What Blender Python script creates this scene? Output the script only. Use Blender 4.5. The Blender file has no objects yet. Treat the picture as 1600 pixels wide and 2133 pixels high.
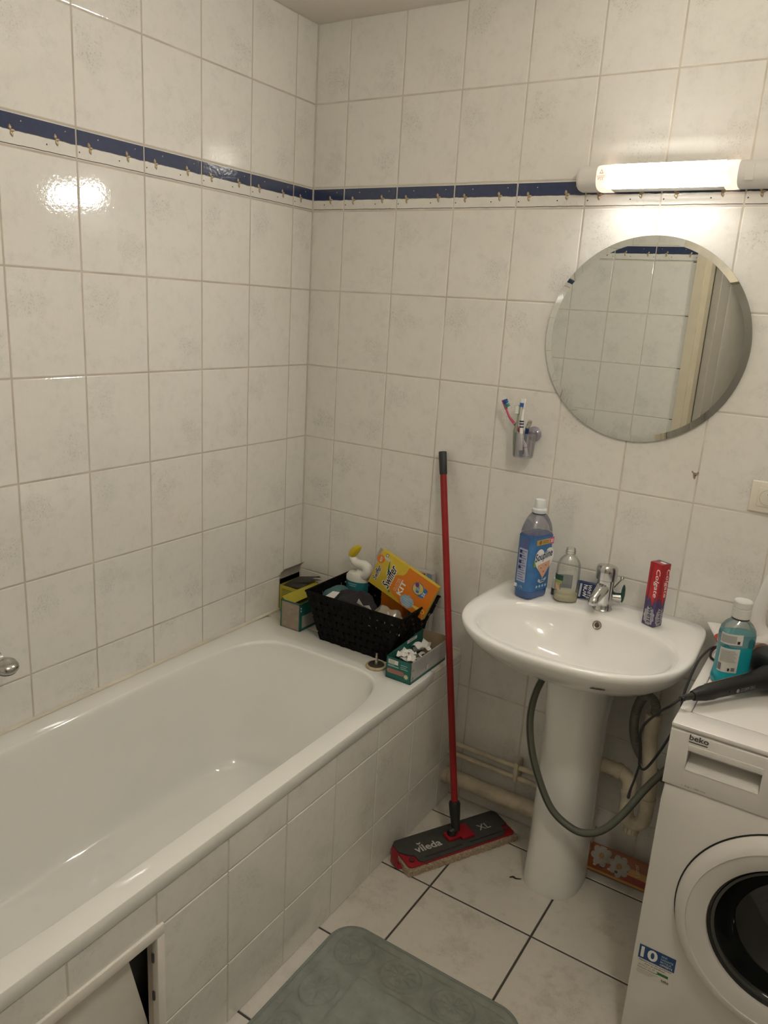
import bpy, bmesh, math, random
from mathutils import Vector, Matrix, noise
from mathutils.bvhtree import BVHTree
random.seed(7)
SC = bpy.context.scene
COL = SC.collection
PI = math.pi
# ------------------------------------------------------------------ camera, world, exposure
cam = bpy.data.cameras.new('camera'); camo = bpy.data.objects.new('camera', cam); COL.objects.link(camo)
camo.location = (1.70159, -2.17655, 1.65627)
camo.rotation_euler = (1.307716, -0.059388, 0.570217)
cam.sensor_fit = 'VERTICAL'; cam.sensor_height = 36.0; cam.lens = 1598.64 / 2133 * 36.0
cam.clip_start = 0.02
SC.camera = camo
world = bpy.data.worlds.new('world'); SC.world = world; world.use_nodes = True
world.node_tree.nodes['Background'].inputs[0].default_value = (1.0, 0.9, 0.78, 1)
world.node_tree.nodes['Background'].inputs[1].default_value = 0.25
SC.view_settings.view_transform = 'Standard'; SC.view_settings.look = 'None'
SC.view_settings.gamma = 1.0; SC.view_settings.use_curve_mapping = False
SC.view_settings.exposure = 1.56
LAMP_STRENGTH = 43.0
LAMP_COLOR = (1.0, 0.965, 0.915)
CEILING_LAMP_STRENGTH = 40.0

# ------------------------------------------------------------------ materials
MATS = {}
def P(name, col, rough=0.5, metal=0.0, var=0.0, vscale=20.0, bump=0.0, bscale=60.0, trans=0.0, ior=1.45, emit=None, estr=0.0, coat=0.0, spec=0.5, sss=0.0):
    if name in MATS: return MATS[name]
    m = bpy.data.materials.new(name); m.use_nodes = True
    nt = m.node_tree; b = nt.nodes['Principled BSDF']
    c = (*col, 1.0)
    b.inputs['Base Color'].default_value = c
    b.inputs['Roughness'].default_value = rough; b.inputs['Metallic'].default_value = metal
    b.inputs['IOR'].default_value = ior; b.inputs['Transmission Weight'].default_value = trans
    b.inputs['Specular IOR Level'].default_value = spec
    b.inputs['Coat Weight'].default_value = coat
    if sss > 0:
        b.inputs['Subsurface Weight'].default_value = sss; b.inputs['Subsurface Radius'].default_value = (.01, .006, .004)
    if emit: b.inputs['Emission Color'].default_value = (*emit, 1); b.inputs['Emission Strength'].default_value = estr
    if var > 0 or bump > 0:
        tc = nt.nodes.new('ShaderNodeTexCoord')
    if var > 0:
        n = nt.nodes.new('ShaderNodeTexNoise'); n.inputs['Scale'].default_value = vscale; n.inputs['Detail'].default_value = 6
        nt.links.new(tc.outputs['Object'], n.inputs['Vector'])
        r = nt.nodes.new('ShaderNodeValToRGB')
        r.color_ramp.elements[0].position = .3; r.color_ramp.elements[1].position = .7
        r.color_ramp.elements[0].color = tuple(max(0, x * (1 - var)) for x in col) + (1,)
        r.color_ramp.elements[1].color = tuple(min(1, x * (1 + var * .5)) for x in col) + (1,)
        nt.links.new(n.outputs['Fac'], r.inputs['Fac']); nt.links.new(r.outputs['Color'], b.inputs['Base Color'])
    if bump > 0:
        n2 = nt.nodes.new('ShaderNodeTexNoise'); n2.inputs['Scale'].default_value = bscale; n2.inputs['Detail'].default_value = 3
        nt.links.new(tc.outputs['Object'], n2.inputs['Vector'])
        bp = nt.nodes.new('ShaderNodeBump'); bp.inputs['Strength'].default_value = bump; bp.inputs['Distance'].default_value = .002
        nt.links.new(n2.outputs['Fac'], bp.inputs['Height']); nt.links.new(bp.outputs['Normal'], b.inputs['Normal'])
    MATS[name] = m; return m

def thin_clear(name, tint, gloss=0.10, rough=0.05, haze=0.0, hazecol=(.8, .8, .8)):
    """thin clear plastic: tinted transparency with a glossy skin and a little haze"""
    if name in MATS: return MATS[name]
    m = bpy.data.materials.new(name); m.use_nodes = True; nt = m.node_tree
    for n in list(nt.nodes):
        if n.type != 'OUTPUT_MATERIAL': nt.nodes.remove(n)
    out = [n for n in nt.nodes if n.type == 'OUTPUT_MATERIAL'][0]
    t = nt.nodes.new('ShaderNodeBsdfTransparent'); t.inputs[0].default_value = (*tint, 1)
    g = nt.nodes.new('ShaderNodeBsdfGlossy'); g.inputs['Roughness'].default_value = rough
    d = nt.nodes.new('ShaderNodeBsdfDiffuse'); d.inputs[0].default_value = (*hazecol, 1)
    fr = nt.nodes.new('ShaderNodeLayerWeight'); fr.inputs[0].default_value = .25
    ma = nt.nodes.new('ShaderNodeMath'); ma.operation = 'MULTIPLY_ADD'; ma.inputs[1].default_value = .55; ma.inputs[2].default_value = gloss * .4
    nt.links.new(fr.outputs['Fresnel'], ma.inputs[0])
    m0 = nt.nodes.new('ShaderNodeMixShader'); m0.inputs[0].default_value = haze
    nt.links.new(t.outputs[0], m0.inputs[1]); nt.links.new(d.outputs[0], m0.inputs[2])
    m1 = nt.nodes.new('ShaderNodeMixShader')
    nt.links.new(ma.outputs[0], m1.inputs[0]); nt.links.new(m0.outputs[0], m1.inputs[1]); nt.links.new(g.outputs[0], m1.inputs[2])
    nt.links.new(m1.outputs[0], out.inputs['Surface'])
    MATS[name] = m; return m

def math_node(nt, op, a, b=None, c=None):
    n = nt.nodes.new('ShaderNodeMath'); n.operation = op
    for i, x in enumerate((a, b, c)):
        if x is None: continue
        if isinstance(x, (int, float)): n.inputs[i].default_value = x
        else: nt.links.new(x, n.inputs[i])
    return n.outputs[0]
def mixcol(nt, fac, a, b):
    n = nt.nodes.new('ShaderNodeMix'); n.data_type = 'RGBA'
    for sock, x in ((n.inputs[0], fac), (n.inputs[6], a), (n.inputs[7], b)):
        if isinstance(x, (int, float)): sock.default_value = x
        elif isinstance(x, tuple): sock.default_value = (*x, 1)
        else: nt.links.new(x, sock)
    return n.outputs[2]
def ramp(nt, x, lo, hi):
    n = nt.nodes.new('ShaderNodeMapRange'); n.interpolation_type = 'SMOOTHSTEP'
    n.inputs['From Min'].default_value = lo; n.inputs['From Max'].default_value = hi
    nt.links.new(x, n.inputs['Value']); return n.outputs[0]
def noise_node(nt, vec, scale, detail=4, rough=.5):
    n = nt.nodes.new('ShaderNodeTexNoise'); n.inputs['Scale'].default_value = scale
    n.inputs['Detail'].default_value = detail; n.inputs['Roughness'].default_value = rough
    nt.links.new(vec, n.inputs['Vector']); return n.outputs['Fac']

def tile_material(name, base, patch, speck, rough, border=False, speck_amt=.55, gloss_bump=.045, cluster=(-.055, .055), stain=None):
    m = bpy.data.materials.new(name); m.use_nodes = True; nt = m.node_tree; b = nt.nodes['Principled BSDF']
    tc = nt.nodes.new('ShaderNodeTexCoord'); oi = nt.nodes.new('ShaderNodeObjectInfo')
    fl = math_node(nt, 'GREATER_THAN', oi.outputs['Random'], .5)
    sg = math_node(nt, 'MULTIPLY_ADD', fl, 2.0, -1.0)
    sc = nt.nodes.new('ShaderNodeVectorMath'); sc.operation = 'SCALE'
    nt.links.new(tc.outputs['Object'], sc.inputs[0]); nt.links.new(sg, sc.inputs['Scale'])
    off = nt.nodes.new('ShaderNodeCombineXYZ')
    o3 = math_node(nt, 'MULTIPLY', oi.outputs['Random'], 3.7)
    for i in range(3): nt.links.new(o3, off.inputs[i])
    av = nt.nodes.new('ShaderNodeVectorMath'); av.operation = 'ADD'
    nt.links.new(sc.outputs[0], av.inputs[0]); nt.links.new(off.outputs[0], av.inputs[1])
    # the printed cluster sits at the same place on every tile
    dv = nt.nodes.new('ShaderNodeVectorMath'); dv.operation = 'DISTANCE'
    nt.links.new(sc.outputs[0], dv.inputs[0]); dv.inputs[1].default_value = (cluster[0], 0, cluster[1])
    clus = ramp(nt, dv.outputs['Value'], .075, .0)
    big = noise_node(nt, av.outputs[0], 24, 8, .74)
    fine = noise_node(nt, av.outputs[0], 240, 4, .65)
    mid = noise_node(nt, av.outputs[0], 55, 4, .65)
    patchm = ramp(nt, math_node(nt, 'MULTIPLY_ADD', clus, .16, big), .46, .72)
    c1 = mixcol(nt, math_node(nt, 'MULTIPLY', patchm, .75), base, patch)
    c1 = mixcol(nt, math_node(nt, 'MULTIPLY', ramp(nt, mid, .35, .75), .18), c1, tuple(min(1, x * 1.12) for x in base))
    sp = math_node(nt, 'MULTIPLY', ramp(nt, fine, .54, .66), ramp(nt, math_node(nt, 'MULTIPLY_ADD', clus, .30, big), .50, .78))
    c2 = mixcol(nt, math_node(nt, 'MULTIPLY', sp, speck_amt), c1, speck)
    if stain:
        st = ramp(nt, noise_node(nt, av.outputs[0], 6, 6, .7), .52, .75)
        c2 = mixcol(nt, math_node(nt, 'MULTIPLY', st, .6), c2, stain)
    if border:
        sx = nt.nodes.new('ShaderNodeSeparateXYZ'); nt.links.new(tc.outputs['Object'], sx.inputs[0])
        wob = noise_node(nt, tc.outputs['Object'], 26, 2, .5)
        edge = math_node(nt, 'MULTIPLY_ADD', wob, .006, -.0055)
        zb = math_node(nt, 'SUBTRACT', sx.outputs[2], edge)
        blue = ramp(nt, zb, -.0004, .0004)
        cap = ramp(nt, sx.outputs[2], .0322, .0316)
        blue = math_node(nt, 'MULTIPLY', blue, cap)
        bn = noise_node(nt, tc.outputs['Object'], 70, 4, .6)
        bc = mixcol(nt, bn, (.013, .025, .08), (.034, .054, .13))
        c2 = mixcol(nt, blue, c2, bc)
        # thin outlines at the wavy edge and near the foot
        l1 = math_node(nt, 'LESS_THAN', math_node(nt, 'ABSOLUTE', zb), .0007)
        wob2 = math_node(nt, 'MULTIPLY_ADD', wob, .0025, -.0325)
        l2 = math_node(nt, 'LESS_THAN', math_node(nt, 'ABSOLUTE', math_node(nt, 'SUBTRACT', sx.outputs[2], wob2)), .0009)
        c2 = mixcol(nt, math_node(nt, 'MULTIPLY', l1, .7), c2, (.16, .12, .09))
        c2 = mixcol(nt, l2, c2, (.055, .045, .05))
        for (dx, dz, dr, dc) in ((-.094, -.017, .0019, (.05, .045, .04)), (.022, -.016, .0019, (.05, .045, .04)), (-.04, .020, .0014, (.55, .53, .5)), (.072, .021, .0014, (.4, .4, .42))):
            d = nt.nodes.new('ShaderNodeVectorMath'); d.operation = 'DISTANCE'
            cm = nt.nodes.new('ShaderNodeCombineXYZ'); nt.links.new(sx.outputs[0], cm.inputs[0]); nt.links.new(sx.outputs[2], cm.inputs[2])
            nt.links.new(cm.outputs[0], d.inputs[0]); d.inputs[1].default_value = (dx, 0, dz)
            c2 = mixcol(nt, math_node(nt, 'LESS_THAN', d.outputs['Value'], dr), c2, dc)
    nt.links.new(c2, b.inputs['Base Color'])
    b.inputs['Roughness'].default_value = rough; b.inputs['Specular IOR Level'].default_value = .75
    wv = noise_node(nt, av.outputs[0], 120, 2, .5)
    bp = nt.nodes.new('ShaderNodeBump'); bp.inputs['Strength'].default_value = gloss_bump; bp.inputs['Distance'].default_value = .004
    nt.links.new(wv, bp.inputs['Height']); nt.links.new(bp.outputs['Normal'], b.inputs['Normal'])
    MATS[name] = m; return m

WALL_T = tile_material('wall_tile', (.775, .755, .705), (.69, .675, .625), (.27, .265, .24), .055, speck_amt=.42)
BORDER_T = tile_material('border_tile', (.75, .73, .68), (.69, .67, .62), (.3, .29, .27), .055, border=True)
FLOOR_T = tile_material('floor_tile', (.68, .64, .575), (.58, .545, .48), (.16, .145, .125), .28, speck_amt=.35, gloss_bump=.08, cluster=(.0, .0), stain=(.44, .40, .335))
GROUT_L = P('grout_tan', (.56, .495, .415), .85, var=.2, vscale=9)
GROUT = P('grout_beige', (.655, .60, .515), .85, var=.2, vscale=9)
GROUT_F = P('grout_floor', (.085, .075, .065), .9, var=.3, vscale=14)
CERAMIC = P('ceramic_white', (.84, .83, .80), .10, var=.02, vscale=5, coat=.3)
ENAMEL = P('tub_enamel', (.85, .845, .80), .05, var=.02, vscale=4, coat=.8, spec=.7)
CHROME = P('chrome', (.62, .61, .59), .17, 1.0, bump=.02)
CEILP = P('ceiling_paint', (.82, .76, .69), .8, var=.04, vscale=3)
WHITEPL = P('white_plastic', (.78, .76, .72), .35, var=.02)
BLACKPL = P('black_plastic', (.018, .018, .018), .38, var=.1)
DARKGREY = P('dark_grey_plastic', (.052, .054, .052), .45, var=.1)
CREAMP = P('cream_pipe_paint', (.62, .545, .41), .5, var=.22, vscale=22, bump=.25, bscale=70)
CARD = P('brown_cardboard', (.36, .27, .17), .8, var=.12, vscale=40)
GREYCARD = P('grey_cardboard', (.40, .36, .31), .8, var=.1, vscale=40)
PAPER = P('white_paper', (.74, .72, .68), .7, var=.03)
INK = P('black_ink', (.012, .012, .016), .5)
GREYINK = P('grey_ink', (.18, .18, .18), .5)
WHITEINK = P('white_ink', (.82, .82, .80), .5)
NAVYINK = P('navy_ink', (.012, .02, .09), .5)

# ------------------------------------------------------------------ object helpers
ORG = {}
def reg(o, w): ORG[o.name] = Vector(w)
def tag(o, label=None, cat=None, group=None, kind=None):
    if label: o['label'] = label
    if cat: o['category'] = cat
    if group: o['group'] = group
    if kind: o['kind'] = kind
    return o
def thing(name, label, cat, loc=(0, 0, 0), rotz=0.0, group=None):
    o = bpy.data.objects.new(name, None); COL.objects.link(o); o.location = loc; o.rotation_euler = (0, 0, rotz)
    o.empty_display_size = .02
    reg(o, loc); return tag(o, label, cat, group)
def link_mesh(name, me, mat, parent=None, loc=None):
    o = bpy.data.objects.new(name, me); COL.objects.link(o)
    if mat and not me.materials: me.materials.append(mat)
    if parent:
        o.parent = parent; ORG[o.name] = ORG.get(parent.name, Vector((0, 0, 0)))
    else: ORG[o.name] = Vector((0, 0, 0))
    if loc: o.location = loc
    return o
def catmull(pts, k=6):
    pts = [Vector(p) for p in pts]; out = []
    n = len(pts)
    for i in range(n - 1):
        p0 = pts[max(i - 1, 0)]; p1 = pts[i]; p2 = pts[i + 1]; p3 = pts[min(i + 2, n - 1)]
        for j in range(k):
            t = j / k
            out.append(.5 * ((2 * p1) + (p2 - p0) * t + (2 * p0 - 5 * p1 + 4 * p2 - p3) * t * t + (3 * p1 - p0 - 3 * p2 + p3) * t ** 3))
    out.append(pts[-1]); return out
class MB:
    def __init__(s): s.v = []; s.f = []
    def add(s, vs, fs):
        k = len(s.v); s.v += [Vector(v) for v in vs]; s.f += [tuple(i + k for i in f) for f in fs]; return s
    def box(s, lo, hi, M=None):
        x0, y0, z0 = lo; x1, y1, z1 = hi
        vs = [Vector(p) for p in ((x0, y0, z0), (x1, y0, z0), (x1, y1, z0), (x0, y1, z0), (x0, y0, z1), (x1, y0, z1), (x1, y1, z1), (x0, y1, z1))]
        if M: vs = [M @ v for v in vs]
        return s.add(vs, [(0, 3, 2, 1), (4, 5, 6, 7), (0, 1, 5, 4), (1, 2, 6, 5), (2, 3, 7, 6), (3, 0, 4, 7)])
    def rbox(s, lo, hi, r=.003, seg=2, M=None):
        bm = bmesh.new(); bmesh.ops.create_cube(bm, size=1)
        c = [(a + b) / 2 for a, b in zip(lo, hi)]; d = [b - a for a, b in zip(lo, hi)]
        for v in bm.verts: v.co = Vector((c[i] + v.co[i] * d[i] for i in range(3)))
        bmesh.ops.bevel(bm, geom=list(bm.edges), offset=min(r, min(d) * .49), segments=seg, profile=.5, affect='EDGES')
        bm.verts.index_update()
        vs = [(M @ v.co if M else v.co.copy()) for v in bm.verts]; fs = [tuple(v.index for v in f.verts) for f in bm.faces]
        bm.free(); return s.add(vs, fs)
    def loft(s, rings, cap0=True, cap1=True, closed=True, M=None):
        n = len(rings[0]); vs = [Vector(p) for r in rings for p in r]
        if M: vs = [M @ v for v in vs]
        fs = []
        m = n if closed else n - 1
        for i in range(len(rings) - 1):
            for j in range(m):
                a = i * n + j; b = i * n + (j + 1) % n
                fs.append((a, b, b + n, a + n))
        if cap0: fs.append(tuple(reversed(range(n))))
        if cap1: fs.append(tuple((len(rings) - 1) * n + j for j in range(n)))
        return s.add(vs, fs)
    def lathe(s, prof, n=32, M=None, cap0=False, cap1=False):
        rings = [[(r * math.cos(2 * PI * j / n), r * math.sin(2 * PI * j / n), z) for j in range(n)] for r, z in prof]
        return s.loft(rings, cap0, cap1, True, M)
    def tube(s, path, r, n=10, smooth=0, caps=True):
        path = [Vector(p) for p in path]
        if isinstance(r, (int, float)): rr = [r] * len(path)
        else: rr = list(r)
        if smooth:
            k = smooth; old = rr; path2 = catmull(path, k); rr = []
            for i in range(len(path) - 1):
                for j in range(k): rr.append(old[i] + (old[i + 1] - old[i]) * j / k)
            rr.append(old[-1]); path = path2
        t0 = (path[1] - path[0]).normalized()
        up = Vector((0, 0, 1)) if abs(t0.z) < .9 else Vector((1, 0, 0))
        nx = t0.cross(up).normalized(); rings = []
        for i, p in enumerate(path):
            t = (path[min(i + 1, len(path) - 1)] - path[max(i - 1, 0)]).normalized()
            nx = (nx - t * nx.dot(t)).normalized(); ny = t.cross(nx)
            rings.append([p + (nx * math.cos(2 * PI * j / n) + ny * math.sin(2 * PI * j / n)) * rr[i] for j in range(n)])
        return s.loft(rings, caps, caps)
    def mesh(s, name, org=Vector((0, 0, 0)), smooth=35):
        me = bpy.data.meshes.new(name); me.from_pydata([v - org for v in s.v], [], s.f); me.update()
        bm = bmesh.new(); bm.from_mesh(me); bmesh.ops.recalc_face_normals(bm, faces=bm.faces); bm.to_mesh(me); bm.free()
        if smooth:
            for p in me.polygons: p.use_smooth = True
            me.set_sharp_from_angle(angle=math.radians(smooth))
        return me
    def build(s, name, mat, parent=None, world=True, smooth=35, recalc=True):
        """world=True: coordinates are world ones and the parent is an unrotated thing"""
        org = ORG[parent.name] if (parent and world) else Vector((0, 0, 0))
        return link_mesh(name, s.mesh(name, org, smooth), mat, parent)
    def single(s, name, mat, base, label, cat, group=None, smooth=35):
        """a thing that is one mesh, origin at its base"""
        me = s.mesh(name, Vector(base), smooth); o = link_mesh(name, me, mat); o.location = base; reg(o, base)
        return tag(o, label, cat, group)
def frame(o, r, u, n=None):
    r = Vector(r).normalized(); u = Vector(u); u = (u - r * u.dot(r)).normalized(); n = r.cross(u)
    M = Matrix.Identity(4)
    for i in range(3): M[i][0] = r[i]; M[i][1] = u[i]; M[i][2] = n[i]; M[i][3] = o[i]
    return M
_tc = {}
def text_verts(body, bold=0.0, shear=0.0):
    key = (body, bold, shear)
    if key not in _tc:
        cu = bpy.data.curves.new('lettering_curve', 'FONT'); cu.body = body; cu.resolution_u = 3
        cu.offset = bold; cu.shear = shear; cu.align_x = 'LEFT'
        ob = bpy.data.objects.new('lettering_tmp', cu); COL.objects.link(ob)
        bpy.context.view_layer.update()
        dg = bpy.context.evaluated_depsgraph_get()
        me = bpy.data.meshes.new_from_object(ob.evaluated_get(dg))
        vs = [v.co.copy() for v in me.vertices]; fs = [tuple(p.vertices) for p in me.polygons]
        bpy.data.objects.remove(ob); bpy.data.meshes.remove(me); bpy.data.curves.remove(cu)
        x0 = min(v.x for v in vs); x1 = max(v.x for v in vs); y0 = min(v.y for v in vs); y1 = max(v.y for v in vs)
        _tc[key] = ([((v.x - x0) / (x1 - x0), (v.y - y0) / (y1 - y0)) for v in vs], fs, (x1 - x0) / (y1 - y0))
    return _tc[key]
def lettering(parent, body, mat, o, r, u, w=None, h=None, off=.0004, bold=0.0, shear=0.0, world=True, name='lettering', bend=None):
    """flat print: lower-left corner at o, r = reading direction, u = up"""
    vs, fs, asp = text_verts(body, bold, shear)
    if w is None: w = h * asp
    if h is None: h = w / asp
    M = frame(o, r, u); b = MB()
    pts = [Vector((x * w, y * h, off)) for x, y in vs]
    if bend: pts = [bend(p) for p in pts]
    b.add([M @ p for p in pts], fs)
    ob = None
    org = ORG[parent.name] if world else Vector((0, 0, 0))
    me = bpy.data.meshes.new(name); me.from_pydata([v - org for v in b.v], [], b.f); me.update()
    return link_mesh(name, me, mat, parent)
def decal(parent, name, mat, pts, o, r, u, off=.0003, world=True):
    M = frame(o, r, u); b = MB(); n = len(pts)
    b.add([M @ Vector((x, y, off)) for x, y in pts], [tuple(range(n))])
    org = ORG[parent.name] if world else Vector((0, 0, 0))
    me = bpy.data.meshes.new(name); me.from_pydata([v - org for v in b.v], [], b.f); me.update()
    return link_mesh(name, me, mat, parent)
def rect(x0, y0, x1, y1): return [(x0, y0), (x1, y0), (x1, y1), (x0, y1)]
def disc(cx, cy, rx, ry=None, n=24, a0=0): 
    ry = rx if ry is None else ry
    return [(cx + rx * math.cos(a0 + 2 * PI * i / n), cy + ry * math.sin(a0 + 2 * PI * i / n)) for i in range(n)]
def rrect(x0, y0, x1, y1, r, k=5):
    out = []
    for cx, cy, a in ((x1 - r, y0 + r, -PI / 2), (x1 - r, y1 - r, 0), (x0 + r, y1 - r, PI / 2), (x0 + r, y0 + r, PI)):
        for i in range(k + 1):
            t = a + PI / 2 * i / k; out.append((cx + r * math.cos(t), cy + r * math.sin(t)))
    return out
def sup(a, b, n, t):
    c, s_ = math.cos(t), math.sin(t); k = (abs(c) ** n + abs(s_) ** n) ** (-1.0 / n)
    return a * c * k, b * s_ * k

# ------------------------------------------------------------------ tiled surfaces
TW, TH = .2025, .253237
Z_B0, Z_B1 = 1.9451, 2.0182
ZR = [0.0, Z_B0 - 7 * TH, Z_B0 - 6 * TH, Z_B0 - 5 * TH, Z_B0 - 4 * TH, Z_B0 - 3 * TH, Z_B0 - 2 * TH, Z_B0 - TH, Z_B0, Z_B1, Z_B1 + TH, 2.503]
GAP = .0036
_tm = {}
def tile_mesh(x0, x1, z0, z1, mat, t=.008, bev=.0024):
    key = tuple(round(q, 4) for q in (x0, x1, z0, z1)) + (mat.name,)
    if key in _tm: return _tm[key]
    e = bev; d = bev * .7
    def q(i, y): return [(x0 + i, y, z0 + i), (x1 - i, y, z0 + i), (x1 - i, y, z1 - i), (x0 + i, y, z1 - i)]
    vs = q(e, 0) + q(e * .3, d * .3) + q(0, d) + q(0, t)
    fs = [(0, 1, 2, 3)]
    for k in range(3):
        for i in range(4):
            a = k * 4 + i; b = k * 4 + (i + 1) % 4
            fs.append((a, a + 4, b + 4, b))
    me = bpy.data.meshes.new('tile'); me.from_pydata(vs, [], fs); me.update(); me.materials.append(mat)
    _tm[key] = me; return me
GOLD = P('gold_lustre', (.50, .40, .27), .26, .5, var=.2, vscale=300)
def relief_mesh():
    b = MB()
    for ang, L, w in ((100, .0125, .0040), (8, .0105, .0036), (-72, .0140, .0038)):
        a = math.radians(ang); rings = []
        for i in range(6):
            t = i / 5; r = w * math.sin(PI * (t * .86 + .07)); cx = L * t
            rings.append([(cx * math.cos(a) - r * math.cos(q) * math.sin(a), -abs(r * .7 * math.sin(q)) if True else 0, cx * math.sin(a) + r * math.cos(q) * math.cos(a)) for q in [PI * k / 5 for k in range(6)]])
        b.loft(rings, False, False, False)
    return b.mesh('flower_relief', smooth=60)
RELIEF = relief_mesh(); RELIEF.materials.append(GOLD)
def tiled(wall, uj, zj, u_full=None, skip=None):
    """uj: joints along u (left to right); cut end tiles keep the print of the full tile"""
    for i in range(len(uj) - 1):
        a, b = uj[i], uj[i + 1]
        if b - a < .012: continue
        full = (b - a) > TW - .004
        # centre of the full tile this piece was cut from
        if full: c = (a + b) / 2
        elif i == 0: c = b - TW / 2
        else: c = a + TW / 2
        for j in range(len(zj) - 1):
            z0, z1 = zj[j], zj[j + 1]
            if skip and skip(a, b, z0, z1): continue
            border = abs(z0 - Z_B0) < .001
            mat = BORDER_T if border else WALL_T
            fz = (z0 + z1) / 2
            me = tile_mesh(a + GAP / 2 - c, b - GAP / 2 - c, z0 + GAP / 2 - fz, z1 - GAP / 2 - fz, mat)
            o = link_mesh('border_tile' if border else 'tile', me, None, wall, (c, 0, fz))
            if border:
                for dx, dz in ((-.066, -.0035), (.046, -.0015)):
                    if a + .008 < c + dx < b - .012:
                        q = link_mesh('flower_relief', RELIEF, None, o, (dx, -.0002, dz))
def struct(name, b, mat, smooth=0, loc=(0, 0, 0), rotz=0):
    o = link_mesh(name, b.mesh(name, smooth=smooth), mat); o.location = loc; o.rotation_euler = (0, 0, rotz); o['kind'] = 'structure'
    reg(o, loc); return o
CEIL_Z = 2.503; Y_END = -1.90; X_R = 2.12
A0 = .12701; D0 = .10167
# back wall: u = +x, faces -y
wb = struct('wall_back', MB().box((-.1, .0013, -.1), (X_R + .1, .12, CEIL_Z + .05)), GROUT)
tiled(wb, [.0] + [A0 + TW * k for k in range(10)] + [X_R], ZR)
# left wall: u = +y, faces +x
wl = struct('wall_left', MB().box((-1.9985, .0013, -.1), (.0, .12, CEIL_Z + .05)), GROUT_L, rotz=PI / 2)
yj = [-1.90] + [-(D0 + TW * k) for k in range(8, -1, -1)] + [0.0]
tiled(wl, yj, [.552] + ZR[3:])
# end wall behind the doorway (seen in the mirror): faces +y, u = -x
we = struct('wall_front', MB().box((-.85, .0013, -.1), (.0, .10, CEIL_Z + .05)).box((-X_R, .0013, 2.08), (-.85, .10, CEIL_Z + .05)).box((-X_R, .0013, -.1), (-1.80, .10, 2.08)), GROUT, loc=(0, Y_END, 0), rotz=PI)
tiled(we, [-.868, -.87 + TW, -.87 + 2 * TW, -.87 + 3 * TW, -.87 + 4 * TW, 0.0], [.552] + ZR[3:])
wr = struct('wall_right', MB().box((X_R, -3.3, -.1), (X_R + .1, .0, CEIL_Z + .05)), P('right_wall_tile', (.62, .58, .52), .2, var=.06, vscale=6))
struct('ceiling', MB().box((-.1, -3.3, CEIL_Z), (X_R + .1, .1, CEIL_Z + .1)), CEILP)
# floor
fl = struct('floor', MB().box((.0, -3.3, -.12), (X_R, .0015, -.0022)), GROUT_F)
FP = .3198; FX = .866; FY = -.1165; FG = .0062
xs = [.69, FX, FX + FP, FX + 2 * FP, FX + 3 * FP, X_R]
ys = [0.0] + [FY - FP * k for k in range(10)]
_fm = {}
for i in range(len(xs) - 1):
    for j in range(len(ys) - 1):
        x0, x1, y1, y0 = xs[i] + FG / 2, xs[i + 1] - FG / 2, ys[j] - FG / 2, ys[j + 1] + FG / 2
        if i == 0: x0 = .69
        if j == 0: y1 = 0
        w, d = x1 - x0, y1 - y0; key = (round(w, 4), round(d, 4))
        if key not in _fm:
            e = .0015
            def q(i_, z): return [(-w / 2 + i_, -d / 2 + i_, z), (w / 2 - i_, -d / 2 + i_, z), (w / 2 - i_, d / 2 - i_, z), (-w / 2 + i_, d / 2 - i_, z)]
            vs = q(e, 0) + q(0, -.0012) + q(0, -.009)
            fs = [(0, 1, 2, 3)] + [(k * 4 + a, k * 4 + 4 + a, k * 4 + 4 + (a + 1) % 4, k * 4 + (a + 1) % 4) for k in range(2) for a in range(4)]
            me = bpy.data.meshes.new('floor_tile'); me.from_pydata(vs, [], fs); me.update(); me.materials.append(FLOOR_T); _fm[key] = me
        link_mesh('floor_tile', _fm[key], None, fl, ((x0 + x1) / 2, (y0 + y1) / 2, 0))
# corner bead of pale sealant, ceiling bead, bath sealant
SEAL = P('sealant', (.74, .68, .57), .5, var=.15, vscale=8)
struct('trim_1', MB().box((-.001, -.004, .55), (.004, .001, CEIL_Z)), P('corner_bead', (.62, .57, .49), .5, var=.08), 0)
struct('trim_2', MB().tube([(.001, -.005, .5515), (.001, -1.88, .5515)], .006, 8).tube([(.0, -.001, .5515), (.69, -.001, .5515)], .004, 8), SEAL, 40)
# doorway behind the camera (seen in the mirror): frame, open leaf, hall
CREAMW = P('door_frame_paint', (.62, .55, .42), .45, var=.04)
DOORP = P('door_grey_paint', (.46, .425, .375), .5, var=.04)
b = MB()
b.box((.868, Y_END - .11, 0), (.91, Y_END + .012, 2.06)); b.box((.91, Y_END - .11, 0), (.935, Y_END - .01, 2.03))
b.box((1.78, Y_END - .11, 0), (1.82, Y_END + .012, 2.06)); b.box((.868, Y_END - .11, 2.03), (1.82, Y_END + .012, 2.09))
struct('trim_3', b, CREAMW)
dl = struct('door_1', MB().rbox((0, -.02, .01), (.78, .02, 2.02), .003), DOORP, loc=(.955, Y_END - .115, 0), rotz=math.radians(-76))
for x0, x1, z0, z1 in ((.10, .36, .15, .95), (.42, .68, .15, .95), (.10, .36, 1.08, 1.9), (.42, .68, 1.08, 1.9)):
    link_mesh('door_panel', MB().rbox((x0, .016, z0), (x1, .026, z1), .006).mesh('door_panel'), DOORP, dl)
HALLP = P('hall_paint', (.66, .62, .55), .7, var=.03)
struct('wall_hall', MB().box((-.1, -3.4, -.1), (X_R + .1, -3.3, CEIL_Z + .05)).box((-.1, -3.3, -.1), (.0, Y_END - .1, CEIL_Z + .05)), HALLP)

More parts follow.
